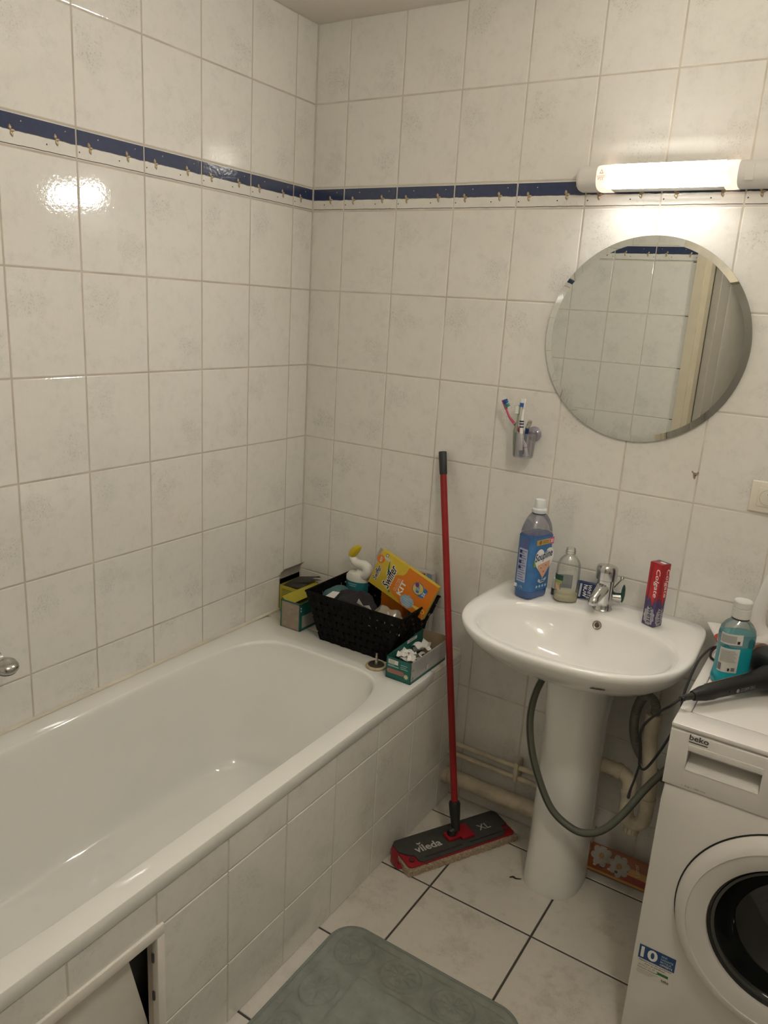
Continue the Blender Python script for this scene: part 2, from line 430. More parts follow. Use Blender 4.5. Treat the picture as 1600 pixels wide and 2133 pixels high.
# ------------------------------------------------------------------ wall lamp (the room's light)
lp = thing('wall_lamp', 'lit white tube wall light above the round mirror', 'lamp', (1.165, 0, 2.015))
def lamp_ring(x, k):
    pts = []
    for i in range(21):
        a = -PI / 2 + PI * i / 20
        c, s_ = math.cos(a), math.sin(a)
        n = 3.0; q = (abs(c) ** n + abs(s_) ** n) ** (-1 / n)
        pts.append((x, -.004 - .058 * c * q * k, .032 * s_ * q * k))
    pts += [(x, -.001, .030 * k), (x, -.001, -.030 * k)]
    return pts
LW = P('lamp_housing', (.72, .70, .66), .4, var=.02)
MB().loft([lamp_ring(x, k) for x, k in ((-.238, .93), (-.234, .99), (-.228, 1), (.228, 1), (.234, .99), (.238, .93))]).build('housing', LW, lp, False, 40)
for x0, x1, nm in ((-.184, -.148, 'l'), (.132, .162, 'r')):
    ks = [1.0, 1.03, 1.03, 1.03] if nm == 'l' else [1.03, 1.03, 1.03, 1.0]
    MB().loft([lamp_ring(x0 + (x1 - x0) * t, k) for t, k in zip((0, .2, .6, 1), ks)]).build('diffuser_end', P('diffuser_end_plastic', (.80, .66, .58), .3, emit=(1, .72, .55), estr=.35), lp, False, 40)
def glow_ring(x, k, a0, a1, closed):
    pts = []
    for i in range(17):
        a = math.radians(a0 + (a1 - a0) * i / 16); c, s_ = math.cos(a), math.sin(a); n = 5.0; q = (abs(c) ** n + abs(s_) ** n) ** (-1 / n)
        pts.append((x, -.004 - .058 * c * q * k, .032 * s_ * q * k))
    return pts + ([(x, -.030, .024), (x, -.030, -.024)] if closed else [])
MB().loft([glow_ring(x, 1.025, -52, 44, True) for x in (-.148, -.05, .05, .132)]).build('diffuser_light_guard', LW, lp, False, 40)  # side walls without glow, added to keep the lamp's light off the wall
glow = P('lamp_glow', (.9, .9, .88), .3, emit=LAMP_COLOR, estr=LAMP_STRENGTH)
MB().loft([glow_ring(x, 1.034, -50, 42, False) for x in (-.148, -.05, .05, .132)], False, False, False).build('diffuser', glow, lp, False, 40)
MB().rbox((.178, -.0635, -.020), (.198, -.058, .016), .001).build('switch', LW, lp, False)
lettering(lp, 'IP23', P('rust_ink', (.35, .2, .14), .5), (-.178, -.0645, -.010), (1, 0, 0), (0, 0, 1), w=.014, world=False)
decal(lp, 'warning_triangle', P('rust_ink', (.35, .2, .14), .5), [(0, 0), (.011, 0), (.0055, .010)], (-.175, -.0645, .006), (1, 0, 0), (0, 0, 1), .0006, False)
decal(lp, 'warning_triangle_face', P('diffuser_end_plastic', (.8, .66, .58), .3), [(.002, .0013), (.009, .0013), (.0055, .0075)], (-.175, -.0645, .006), (1, 0, 0), (0, 0, 1), .0008, False)
for z in (.000, -.003): decal(lp, 'printed_line', P('rust_ink', (.35, .2, .14), .5), rect(0, 0, .022, .0008), (-.181, -.0645, z), (1, 0, 0), (0, 0, 1), .0006, False)

# ceiling lamp near the door: out of frame, it shows as the second glint on the glazed tiles and in the bath
cl = thing('ceiling_lamp', 'small opal globe lamp on the ceiling near the doorway', 'lamp', (1.80, -1.42, CEIL_Z))
MB().lathe([(.0001, 0), (.05, 0), (.05, -.018), (.042, -.026), (.0001, -.026)], 28).build('lamp_base', LW, cl, False)
MB().lathe([(.040, -.026)] + [(.062 * math.sin(a), -.075 + .062 * math.cos(a)) for a in [math.radians(d) for d in range(42, 181, 12)]], 28).build('globe', P('globe_glow', (.9, .9, .88), .3, emit=(1.0, .965, .85), estr=CEILING_LAMP_STRENGTH), cl, False, 60)

hl = thing('hall_fill_lamp', 'added unseen globe light brightening the hall beyond the doorway', 'lamp', (1.60, -2.90, CEIL_Z))  # added out of view to brighten the hall that the mirror shows
MB().lathe([(.0001, 0), (.05, 0), (.05, -.018), (.042, -.026), (.0001, -.026)], 28).build('lamp_base', LW, hl, False)
MB().lathe([(.040, -.026)] + [(.062 * math.sin(a), -.075 + .062 * math.cos(a)) for a in [math.radians(d) for d in range(42, 181, 12)]], 28).build('globe', P('hall_fill_glow', (.9, .9, .88), .3, emit=(1.0, .965, .85), estr=6.0), hl, False, 60)

# ------------------------------------------------------------------ mirror
mr = thing('round_mirror', 'round mirror with a polished slanting edge hung below the lamp', 'mirror', (1.145, -.003, 1.603))
MIRR = P('mirror_silver', (.80, .82, .78), .0, 1.0)
MY = Matrix.Rotation(PI / 2, 4, 'X')      # lathe axis z -> -y
R_ = .272
MB().lathe([(R_ - .0175, .0066), (.0001, .0066)], 128, MY).build('mirror_glass', MIRR, mr, False, 10)
MB().lathe([(R_, .0053), (R_ - .0175, .0066)], 128, MY).build('bevel', MIRR, mr, False, 60)
MB().lathe([(.0001, -.002), (R_ - .004, -.002), (R_ - .004, .0005), (R_, .0005), (R_, .0053)], 128, MY).build('mirror_edge', P('mirror_edge_glass', (.10, .12, .10), .2), mr, False, 30)

# ------------------------------------------------------------------ bathtub
tub = thing('bathtub', 'white enamel bathtub with a flat rim along the tiled wall', 'bathtub', (.35, -1.035, 0))
N = 160
def tub_ring(cx, cy, a, bb, n, z): return [(cx + sup(a, bb, n, 2 * PI * i / N)[0], cy + sup(a, bb, n, 2 * PI * i / N)[1], z) for i in range(N)]
rings = [tub_ring(.352, -1.035, .346, .845, 60, .512), tub_ring(.352, -1.035, .348, .847, 60, .515), tub_ring(.352, -1.035, .348, .847, 60, .5455), tub_ring(.352, -1.035, .3468, .8458, 60, .5482), tub_ring(.352, -1.035, .3435, .8425, 60, .549)]
ic = (.357, -1.07)
rings += [tub_ring(.357, -1.07, .2885, .7485, 5.6, .5490), tub_ring(*ic, .2855, .7455, 5.6, .5480), tub_ring(*ic, .2825, .7425, 5.6, .5445), tub_ring(*ic, .2800, .7400, 5.6, .538), tub_ring(*ic, .2785, .738, 5.6, .528)]
for t in (.08, .2, .35, .5, .62, .72):
    z = .528 - t * .40
    rings.append(tub_ring(.357, -1.07 - .03 * t, .2785 - .042 * t, .738 - .17 * t, 5.6, z))
for s_, ds, z in ((.2445, .605, .222), (.2400, .600, .207), (.2325, .592, .1935), (.222, .581, .183), (.209, .567, .1755), (.194, .551, .1715), (.175, .53, .1695), (.12, .40, .167), (.06, .2, .165), (.005, .02, .163)):
    rings.append(tub_ring(.357, -1.095, s_, ds, 5.2, z))
MB().loft(rings, False, True).build('tub_shell', ENAMEL, tub, True, 50)
# underside skin so that the hatch opening shows a body and no hollow sheet
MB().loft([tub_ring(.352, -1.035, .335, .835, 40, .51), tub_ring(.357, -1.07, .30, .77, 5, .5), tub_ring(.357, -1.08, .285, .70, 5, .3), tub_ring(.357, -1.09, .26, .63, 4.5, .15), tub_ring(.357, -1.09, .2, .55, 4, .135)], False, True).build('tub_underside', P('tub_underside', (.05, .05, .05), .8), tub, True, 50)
for x, y in ((.15, -.55), (.55, -.55), (.15, -1.6), (.55, -1.6)):
    MB().tube([(x, y, -.002), (x, y, .15)], .015, 10).build('tub_foot', DARKGREY, tub)
# ledge between the bath and the back wall
led = MB().rbox((.002, -.190, .40), (.695, -.001, .5488), .003)
struct('trim_4', led, P('ledge_white', (.66, .62, .55), .3, var=.06, vscale=12), 35)
# tiled front panel with an inspection hatch
bp_ = thing('bath_surround', 'tiled front of the bath with an open inspection hatch', 'bath surround', (.697, 0, 0), PI / 2)
HY0, HY1, HZ0, HZ1 = -1.712, -1.318, .03, .412
pb = MB()
for lo, hi in (((-1.88, .0016, 0), (HY0, .03, .515)), ((HY1, .0016, 0), (-.0005, .03, .545)), ((HY0, .0016, HZ1), (HY1, .03, .515)), ((HY0, .0016, 0), (HY1, .03, HZ0))): pb.box(lo, hi)
pb.build('panel_core', GROUT, bp_, False, 0)
uj = [-1.88] + [-(D0 + TW * k) for k in range(8, -1, -1)] + [-.001]
tiled(bp_, uj, [0, ZR[1], ZR[2], .511], skip=lambda a, b_, z0, z1: (a < -1.32 and b_ > -1.715 and z1 < .43))
# the top strip of the hatch column and the ledge end
tiled(bp_, [-.19, -.102, -.001], [.512, .546])
TRIM = P('hatch_trim_paint', (.78, .74, .67), .4, var=.05)
MB().rbox((HY0 - .016, -.006, .4085), (HY1 + .016, .012, .434), .003).build('hatch_frame', TRIM, bp_, False)
MB().rbox((HY1 - .004, -.006, HZ0), (HY1 + .016, .012, .408), .003).build('hatch_frame', TRIM, bp_, False)
MB().rbox((HY0 - .016, -.006, HZ0), (HY0 + .004, .012, .408), .003).build('hatch_frame', TRIM, bp_, False)
MB().rbox((HY0 - .016, -.006, HZ0 - .016), (HY1 + .016, .012, HZ0 - .0005), .003).build('hatch_frame', TRIM, bp_, False)
MB().rbox((-.36, .0, .012), (.083, .012, .50), .002, M=Matrix.Translation((-1.365, .034, .0)) @ Matrix.Rotation(math.radians(-12.5), 4, 'Y')).build('hatch_board', P('hatch_board_paint', (.78, .75, .69), .5, var=.04), bp_, False)
for zc in (.345, .25): MB().rbox((HY1 - .0075, .004, zc), (HY1 - .0035, .010, zc + .022), .001).build('hatch_catch', DARKGREY, bp_, False)

# ------------------------------------------------------------------ bath mixer on the left wall: only the end of one handle shows
mx = thing('bath_mixer', 'chrome bath mixer tap on the tiled wall at the photo edge', 'tap', (0, -1.34, .80))
b = MB(); b.tube([(.0, -1.42, .80), (.012, -1.42, .80)], .032, 20); b.tube([(.0, -1.27, .80), (.012, -1.27, .80)], .032, 20)
b.tube([(.012, -1.42, .80), (.055, -1.42, .79)], .014, 14); b.tube([(.012, -1.27, .80), (.055, -1.27, .79)], .014, 14)
b.tube([(.06, -1.46, .785), (.06, -1.23, .785)], .021, 18)
b.build('mixer_body', CHROME, mx)
MB().tube([(.06, -1.345, .785), (.09, -1.345, .775), (.15, -1.345, .755), (.175, -1.345, .735)], [.017, .016, .014, .014], 14, 5).build('spout', CHROME, mx)
CHROME2 = P('chrome_worn', (.50, .49, .47), .2, 1.0, bump=.05)
for y in (-1.232, -1.475):
    Mk = Matrix.Translation((.090, y, .776)) @ Matrix.Rotation(math.radians(10), 4, 'Y')
    MB().lathe([(.0001, .0155), (.012, .0150), (.022, .0115), (.0275, .004), (.0285, -.002), (.0265, -.007), (.020, -.009), (.0001, -.0095)], 32, Mk).build('handle', CHROME2, mx)
    MB().lathe([(.0225, -.0085), (.0235, -.012), (.021, -.014), (.0001, -.0145)], 24, Mk).build('knurled_skirt', P('chrome_dark', (.16, .155, .15), .4, .8, var=.6, vscale=260), mx)

# ------------------------------------------------------------------ wash basin on its pedestal
bs = thing('wash_basin', 'white ceramic wash basin with oval bowl on a pedestal', 'wash basin', (1.145, -.2, 0))
NB = 120; BX = 1.145
def outline(t):
    c, s_ = math.cos(t), math.sin(t)
    if s_ < 0: x, y = sup(.308, .277, 2.35, t)
    else:
        x, y = sup(.308, .249, 9, t); x *= 1 - .035 * max(0, y / .249)
    return x, y - .25
def bowl(t):
    x, y = sup(.263, .176, 2.35, t)
    return x + .008, y - .315
def ring_out(s_, z, yc=-.02): return [(BX + outline(2 * PI * i / NB)[0] * s_, yc + (outline(2 * PI * i / NB)[1] - yc) * s_, z) for i in range(NB)]
def ring_mix(k, z, inset=0): 
    out = []
    for i in range(NB):
        t = 2 * PI * i / NB; ox, oy = outline(t); bx, by = bowl(t)
        ox *= 1 - inset; oy = -.25 + (oy + .25) * (1 - inset)
        out.append((BX + ox * (1 - k) + bx * k, oy * (1 - k) + by * k, z))
    return out
def ring_bowl(s_, z, dx=0, dy=0): return [(BX + .008 + dx + (bowl(2 * PI * i / NB)[0] - .008) * s_, -.315 + dy + (bowl(2 * PI * i / NB)[1] + .315) * s_, z) for i in range(NB)]
rings = [ring_out(.30, .690), ring_out(.42, .692), ring_out(.56, .705), ring_out(.70, .729), ring_out(.82, .760), ring_out(.91, .790), ring_out(.965, .816), ring_out(.99, .834), ring_out(1.0, .845),
         ring_mix(0, .852, .004), ring_mix(0, .8555, .014), ring_mix(.25, .8560, .02), ring_mix(.6, .8545, .02), ring_mix(.85, .853, .02), ring_bowl(1.0, .8512), ring_bowl(.975, .8455), ring_bowl(.952, .834), ring_bowl(.90, .81, 0, .004), ring_bowl(.78, .78, 0, .008), ring_bowl(.64, .752, 0, .014), ring_bowl(.45, .733, 0, .02), ring_bowl(.25, .724, 0, .026), ring_bowl(.10, .721, 0, .03)]
b = MB().loft(rings, True, True)
basin_mesh_bvh = BVHTree.FromPolygons(b.v, b.f)
b.build('basin', CERAMIC, bs, True, 60)
def ped_ring(s_, z, ry=None):
    out = []
    for i in range(64):
        t = 2 * PI * i / 64; x, y = sup(.086 * s_, .118 * s_, 2.6, t); out.append((1.152 + x, -.155 + y, z))
    return out
MB().loft([ped_ring(1.0, 0), ped_ring(1.01, .004), ped_ring(.985, .03), ped_ring(.96, .15), ped_ring(.94, .35), ped_ring(.96, .55), ped_ring(1.02, .64), ped_ring(1.06, .715)], True, True).build('pedestal', CERAMIC, bs, True, 60)
# overflow, drain, worn maker's mark
def on_basin(x, y, z0=1.2, d=(0, 0, -1)):
    h = basin_mesh_bvh.ray_cast(Vector((x, y, z0)), Vector(d)); return h[0], h[1]
h, nrm = basin_mesh_bvh.ray_cast(Vector((1.170, -.32, .828)), Vector((0, 1, 0)))[:2]
if nrm.y > 0: nrm = -nrm
M = Vector((0, 0, 1)).rotation_difference(nrm).to_matrix().to_4x4(); M.translation = h
MB().lathe([(.0130, -.002), (.0130, .001), (.0110, .0016), (.0085, .0004), (.0085, -.004)], 24, M).build('overflow_ring', P('aged_brass', (.32, .28, .22), .3, .9), bs)
MB().lathe([(.0086, -.0004), (.004, .0012), (.0001, .0013)], 20, M).build('overflow_plug', P('overflow_dark', (.10, .085, .06), .5, .3), bs)
MB().lathe([(.030, .7225), (.028, .7255), (.020, .7245), (.0001, .7245)], 28, Matrix.Translation((1.153, -.287, 0))).build('drain', CHROME, bs)
hits = []
for k in range(2):
    x = 1.262 + k * .034
    hh = basin_mesh_bvh.ray_cast(Vector((x, -.9, .805 - 0 * k)), Vector((0, 1, 0)))
    hits.append((hh[0], hh[1] if hh[1].y < 0 else -hh[1]))
r_ = hits[1][0] - hits[0][0]; n_ = (hits[0][1] + hits[1][1]).normalized(); u_ = n_.cross(r_.normalized())
random.seed(3)
ml = [(x, -.002 + random.uniform(-.0015, .001)) for x in [i * .0345 / 12 for i in range(13)]]; mu = [(x, .006 + random.uniform(-.0015, .0012)) for x in [i * .0345 / 12 for i in range(12, -1, -1)]]
decal(bs, 'maker_mark', P('worn_label', (.14, .12, .09), .6, var=.6, vscale=350), ml + mu, hits[0][0], r_, u_, .0022)

# ------------------------------------------------------------------ basin mixer
tp = thing('basin_tap', 'chrome mixer tap at the back of the wash basin', 'tap', (1.160, -.082, .854))
MB().loft([[(x_ + 1.160 + dx, y_ + dy - .082, z) for x_, y_ in [(r * math.cos(2 * PI * i / 28), r * math.sin(2 * PI * i / 28)) for i in range(28)]] for r, z, dx, dy in ((.028, .853, 0, 0), (.028, .857, 0, 0), (.0258, .860, 0, 0), (.0250, .88, 0, 0), (.0245, .93, 0, 0), (.0245, .944, 0, 0))]).build('tap_body', CHROME, tp)
hx = []
for s_, z in ((.0245, .942), (.0285, .9445), (.0292, .966), (.0285, .980), (.0245, .986), (.012, .9885)):
    hx.append([(1.160 + s_ * math.cos(2 * PI * i / 32) * (1.0 + .045 * math.cos(4 * 2 * PI * i / 32)), -.084 + s_ * math.sin(2 * PI * i / 32) * (1.0 + .045 * math.cos(4 * 2 * PI * i / 32)), z - .1 * (s_ * math.sin(2 * PI * i / 32)) * .9) for i in range(32)])
MB().loft(hx).build('tap_cap', CHROME, tp)
MB().tube([(1.158, -.09, .922), (1.156, -.115, .913), (1.153, -.142, .903), (1.152, -.153, .897), (1.152, -.155, .887)], [.020, .0175, .0150, .014, .013], 18, 4).build('spout', CHROME, tp)
MB().tube([(1.17, -.070, .892), (1.205, -.062, .893)], .0105, 16).build('lever_stub', CHROME, tp)
GREENPL = P('dark_green_plastic', (.012, .06, .04), .25, var=.1)
b = MB()
b.loft([[(1.204 + dx, -.062 + .0105 * k * math.cos(2 * PI * i / 24), .906 + .027 * k * math.sin(2 * PI * i / 24)) for i in range(24)] for dx, k in ((0, .8), (.002, 1), (.005, 1), (.0075, .75))])
b.tube([(1.175, -.071, .905), (1.206, -.063, .906)], .0045, 10)
b.build('lever', GREENPL, tp)
MB().tube([(1.172, -.062, .905), (1.197, -.055, .946)], .0022, 8).build('waste_rod', CHROME, tp)
MB().lathe([(.0001, -.0065), (.0045, -.0048), (.0065, 0), (.0045, .0048), (.0001, .0065)], 16, Matrix.Translation((1.198, -.055, .949))).build('rod_knob', CHROME, tp)

# ------------------------------------------------------------------ washing machine
wm = thing('washing_machine', 'white front-loading washing machine with round glass door', 'washing machine', (1.775, -.33, 0))
WX0, WX1, WYF, WYB = 1.475, 2.075, -.608, -.045
WMW = P('washer_white', (.70, .675, .64), .32, var=.02, vscale=3)
def wrect(y, ins, n=96):
    out = []; hx_w, hz_w = (WX1 - WX0) / 2 - .002 - ins, .350 - ins
    for i in range(n):
        x, z = sup(hx_w, hz_w, 80, 2 * PI * i / n); out.append((1.775 + x, y, .356 + z))
    return out
def wcirc(y, r, n=96): return [(1.775 + r * math.cos(2 * PI * i / n), y, .455 + r * math.sin(2 * PI * i / n)) for i in range(n)]
MB().loft([wrect(WYB, 0), wrect(WYF + .006, 0), wrect(WYF + .002, .0012), wrect(WYF, .005), wcirc(WYF, .205), wcirc(WYF + .13, .205)], True, True).build('body', WMW, wm, True, 30)
for x in (WX0 + .05, WX1 - .05):
    for y in (WYF + .05, WYB - .05): MB().tube([(x, y, -.001), (x, y, .012)], .02, 12).build('foot', BLACKPL, wm)
# control fascia with the drawer's hollow grip (rx0..rx1, rz0..rz1)
rx0, rx1, rz0, rz1 = 1.5145, 1.657, .7555, .800
def fascia_profile(x): return [(x, WYB, .7075), (x, WYF - .002, .7075), (x, WYF - .004, .712), (x, WYF - .004, .826), (x, WYF - .002, .834), (x, WYF + .004, .840), (x, WYB, .840)]
b = MB()
for xa, xb in ((WX0, rx0), (rx1, WX1)): b.loft([fascia_profile(xa), fascia_profile(xb)], True, True, True)
yf = WYF - .004
prof_lo = lambda x: [(x, WYB, .7075), (x, WYF - .002, .7075), (x, yf, .712), (x, yf, rz0), (x, WYB, rz0)]
prof_hi = lambda x: [(x, WYB, rz1), (x, yf, rz1), (x, yf, .826), (x, WYF - .002, .834), (x, WYF + .004, .840), (x, WYB, .840)]
b.loft([prof_lo(rx0), prof_lo(rx1)], True, True); b.loft([prof_hi(rx0), prof_hi(rx1)], True, True)
b.box((rx0, yf + .05, rz0), (rx1, yf + .06, rz1))
b.build('control_fascia', WMW, wm, True, 30)
dr = MB(); dr.rbox((rx0 - .0005, yf - .0015, rz1 - .002), (rx1 + .0005, yf + .004, rz1 + .012), .0012)
dr.loft([[(x, yf + .0485, rz0 + .0005), (x, yf + .004, rz0 + .0005), (x, yf + .001, rz0 - .002), (x, yf - .0012, rz0 - .002), (x, yf + .002, rz0 + .004), (x, yf + .042, rz0 + .016), (x, yf + .046, rz1 - .001), (x, yf + .0485, rz1 - .001)] for x in (rx0 + .0008, rx1 - .0008)])
dr.build('detergent_drawer', P('drawer_plastic', (.66, .64, .60), .3, var=.03), wm, True, 30)
# top: front strip, side strip, lid
MB().rbox((WX0 - .001, WYF - .0045, .8402), (WX1, -.541, .851), .004).build('top_front_strip', WMW, wm)
MB().rbox((WX0 - .001, -.5395, .8405), (1.4985, WYB, .851), .004).build('top_side_strip', WMW, wm)
MB().rbox((1.4998, -.5395, .8405), (WX1, WYB, .8505), .002).build('top_lid', WMW, wm)
LOGO = P('logo_grey', (.06, .06, .065), .4)
yt = yf - .0003
lettering(wm, 'beko', LOGO, (1.5130, yt, .8235), (1, 0, -.012), (0, 0, 1), w=.038, h=.0125, bold=.02)
decal(wm, 'logo_bar', LOGO, rect(0, 0, .037, .0024), (1.5132, yt, .8178), (1, 0, 0), (0, 0, 1))
lettering(wm, '1 - 8 kg  |  1200 t/min', GREYINK, (1.514, yt, .7135), (1, 0, 0), (0, 0, 1), w=.048, h=.0048)
# door
DC = (1.775, WYF, .455)
MD = Matrix.Translation(DC) @ Matrix.Rotation(PI / 2, 4, 'X')
MB().lathe([(.2340, -.001), (.2345, .0008), (.231, .0008), (.230, -.001)], 96, MD).build('door_shadow_gap', BLACKPL, wm)  # black ring standing in for the shade in the gap round the door
dg = MB().lathe([(.228, .0005), (.2315, .004), (.2300, .014), (.224, .024), (.213, .030), (.206, .031)], 96, MD).build('door_rim', WMW, wm, True, 50)
MB().lathe([(.206, .031), (.2045, .0285), (.190, .0275), (.176, .0250), (.1665, .0205), (.165, .012)], 96, MD).build('door_bezel', P('washer_bezel', (.63, .61, .58), .38, var=.02), wm, True, 30)
MB().lathe([(.165, .015), (.162, .012), (.156, .010), (.150, -.004), (.140, -.03), (.120, -.07), (.06, -.085), (.0001, -.088)], 80, MD).build('door_glass', P('door_dark_glass', (.008, .009, .008), .06, var=.1, coat=.4), wm, True, 60)
MB().lathe([(.158, .0115), (.1545, .0125), (.151, .0095)], 80, MD).build('door_gasket', P('rubber_grey', (.05, .052, .046), .35), wm, True, 60)
# warranty sticker
stk = decal(wm, 'warranty_sticker', P('sticker_white', (.70, .68, .63), .4), rect(0, -.079, .080, 0), (1.4885, WYF, .288), (1, 0, 0), (0, 0, 1), .0004)
def st(name, mat, pts, off): 
    return decal(stk, name, mat, pts, (1.4885, WYF, .288), (1, 0, 0), (0, 0, 1), off)
st('blue_panel', P('sticker_blue', (.012, .06, .19), .4), rect(0, -.0365, .080, 0), .0006)
def stt(body, mat, x, z, w, h, bold=0): lettering(stk, body, mat, (1.4885 + x, WYF, .288 + z), (1, 0, 0), (0, 0, 1), w=w, h=h, off=.0008, bold=bold)
stt('10', WHITEINK, .0045, -.0325, .037, .029, .03)
for k, tx in enumerate(('ANS', 'GARANTIE', 'MOTEUR', 'OFFERTS')): stt(tx, P('sticker_pale', (.45, .55, .65), .5) if k < 3 else WHITEINK, .0485, -.0105 - .0075 * k, (.013, .027, .024, .027)[k], .0052, .01)
stt('Appelez nous dès maintenant', INK, .003, -.0425, .072, .0042, .015)
stt('pour en bénéficier', INK, .017, -.0485, .045, .0042, .015)
stt('09 09 57 21 49', GREYINK, .004, -.0555, .036, .0042)
stt('Activation nécessaire', INK, .002, -.0615, .044, .0032, .01)
st('green_tag', P('tag_green', (.03, .16, .07), .5), [(.043, -.0530), (.0475, -.0565), (.043, -.060), (.070, -.060), (.070, -.0530)][::1], .0006)
for k in range(4): st('small_print', P('pale_ink', (.45, .44, .42), .5), rect(.002, -.0665 - k * .003, .05 - .006 * k, -.0652 - k * .003), .0006)
stt('beko', INK, .057, -.072, .016, .005, .02); st('logo_bar', INK, rect(.057, -.0742, .073, -.0733), .0006)

# ------------------------------------------------------------------ mop leaning in the corner
mp = thing('flat_mop', 'red-handled flat mop with a grey plate leaning in the corner', 'mop', (.845, -.235, 0))
RED = P('mop_red_metal', (.30, .012, .012), .32, var=.12, vscale=30)
REDPL = P('mop_red_plastic', (.33, .008, .018), .35)
hb, ht = Vector((.8255, -.2235, .125)), Vector((.5735, -.0205, 1.216))
hd = (ht - hb).normalized()
MB().tube([hb, hb + (ht - hb) * .94], .0108, 16).build('handle_pole', RED, mp)
MB().tube([hb + (ht - hb) * .55, hb + (ht - hb) * .557], .0114, 16).build('pole_joint', RED, mp)
MB().tube([ht - hd * .074, ht - hd * .070, ht - hd * .002, ht], [.0112, .0124, .0128, .0115], 16).build('grip', P('grip_rubber', (.028, .03, .029), .55), mp)
MB().tube([hb + hd * .022, hb + hd * .016, hb - hd * .02, hb - hd * .045, hb - hd * .070], [.0155, .0185, .0170, .0140, .0140], 16).build('socket', BLACKPL, mp)
Lx = Vector((.485, .8745, 0)).normalized(); Wx = Vector((.8745, -.485, 0)).normalized(); MO = Vector((.8385, -.2345, 0))
MH = Matrix.Identity(4)
for i in range(3): MH[i][0] = Lx[i]; MH[i][1] = -Wx[i]; MH[i][2] = (0, 0, 1)[i]; MH[i][3] = MO[i]
# microfibre pad with a shaggy edge
def pad():
    b = MB(); nu, nv = 110, 38; hl, hw = .205, .068
    def pt(s_, t, top):
        x, y = hl * s_, hw * t
        edge = max(abs(s_) ** 8, abs(t) ** 5); j = noise.noise(Vector((x * 120, y * 120, 3 if top else 9)))
        j2 = noise.noise(Vector((x * 300, y * 300, 5)))
        z = (.0235 - .006 * edge + .0025 * j + .0018 * j2) if top else .0015
        k = 1 + edge * (.035 * j + .03 * j2)
        return MH @ Vector((x * (1 + edge * .02 * j), y * k, z))
    vs = []; fs = []
    for i in range(nu + 1):
        for jv in range(nv + 1): vs.append(pt(-1 + 2 * i / nu, -1 + 2 * jv / nv, True))
    for i in range(nu):
        for jv in range(nv):
            a = i * (nv + 1) + jv; fs.append((a, a + nv + 1, a + nv + 2, a + 1))
    rim = [(i, 0) for i in range(nu)] + [(nu, j) for j in range(nv)] + [(i, nv) for i in range(nu, 0, -1)] + [(0, j) for j in range(nv, 0, -1)]
    base = len(vs)
    for k, (i, j) in enumerate(rim):
        p = vs[i * (nv + 1) + j].copy(); q = (p - MO); q.z = 0; p = MO + q * (1.012 + .012 * noise.noise(p * 400)); p.z = .001; vs.append(p)
    m = len(rim)
    for k in range(m):
        a = rim[k][0] * (nv + 1) + rim[k][1]; c = rim[(k + 1) % m]; c = c[0] * (nv + 1) + c[1]
        fs.append((a, c, base + (k + 1) % m, base + k))
    b.add(vs, fs); return b
pad().build('microfibre_pad', P('microfibre', (.46, .36, .25), .95, var=.35, vscale=160, bump=.8, bscale=350), mp, True, 0)
tuft = MB(); random.seed(11)
for k in range(900):
    s_ = random.choice((0, 1, 2, 3)); 
    if s_ < 2: x = random.uniform(-.205, .205); y = (.066 if s_ else -.066); dirv = Vector((random.uniform(-.5, .5), 1 if s_ else -1, random.uniform(-.4, .5)))
    else: y = random.uniform(-.064, .064); x = .203 if s_ == 2 else -.203; dirv = Vector((1 if s_ == 2 else -1, random.uniform(-.5, .5), random.uniform(-.4, .5)))
    p = Vector((x, y, random.uniform(.005, .019))); L = random.uniform(.004, .009); d = dirv.normalized()
    q = p + d * L; q.z = max(q.z, .001); w = Vector((-d.y, d.x, 0)).normalized() * .0011
    tuft.add([MH @ (p - w), MH @ (p + w), MH @ q, MH @ (p + Vector((0, 0, .0014)))], [(0, 1, 2), (1, 3, 2), (3, 0, 2)])
tf = tuft.build('pad_fringe', P('microfibre_fringe', (.40, .30, .21), .95, var=.4, vscale=120), mp, True, 0); tf['kind'] = 'stuff'
def plate(pts, z0, z1, inset=.003):
    b = MB(); c = Vector((sum(p[0] for p in pts) / len(pts), sum(p[1] for p in pts) / len(pts)))
    def sh(k): return [(p[0] - (p[0] - c.x) * k, p[1] - (p[1] - c.y) * k) for p in pts]
    r0 = [MH @ Vector((*p, z0)) for p in pts]; r1 = [MH @ Vector((*p, z1 - inset * .5)) for p in pts]; r2 = [MH @ Vector((*p, z1)) for p in sh(.03)]
    return b.loft([r0, r1, r2])
plate(rrect(-.199, -.060, .199, .060, .012), .0225, .0275).build('red_backing', REDPL, mp)
top = [(-.183, -.056), (-.10, -.056), (.10, -.056), (.183, -.056), (.186, -.030), (.176, -.022), (.166, 0), (.176, .022), (.186, .030), (.180, .056), (-.180, .056), (-.186, .030), (-.176, .022), (-.170, 0), (-.150, -.020), (-.140, -.034), (-.160, -.044)]
plate([(-.150, -.058), (.150, -.058), (.165, -.048), (.170, -.022), (.196, -.014), (.198, .044), (.188, .060), (-.188, .060), (-.198, .048), (-.199, .012), (-.182, -.010), (-.162, -.024), (-.160, -.048)], .027, .0335).build('plate', P('mop_plate', (.055, .054, .05), .5, var=.15, vscale=50), mp, True, 30)
for pts in ([(-.135, -.046), (.0, -.046), (.0, -.042), (-.135, -.042)], [(.03, -.046), (.155, -.046), (.155, -.042), (.03, -.042)]): plate(pts, .033, .0352, .001).build('plate_rib', P('mop_plate_rib', (.035, .035, .033), .5), mp)
for cx, cy in ((-.178, -.036), (.180, -.036)):
    MB().lathe([(.008, .028), (.0085, .033), (.006, .0345), (.0001, .0345)], 18, MH @ Matrix.Translation((cx, cy, 0))).build('button', P('mop_button', (.10, .02, .03), .5), mp)
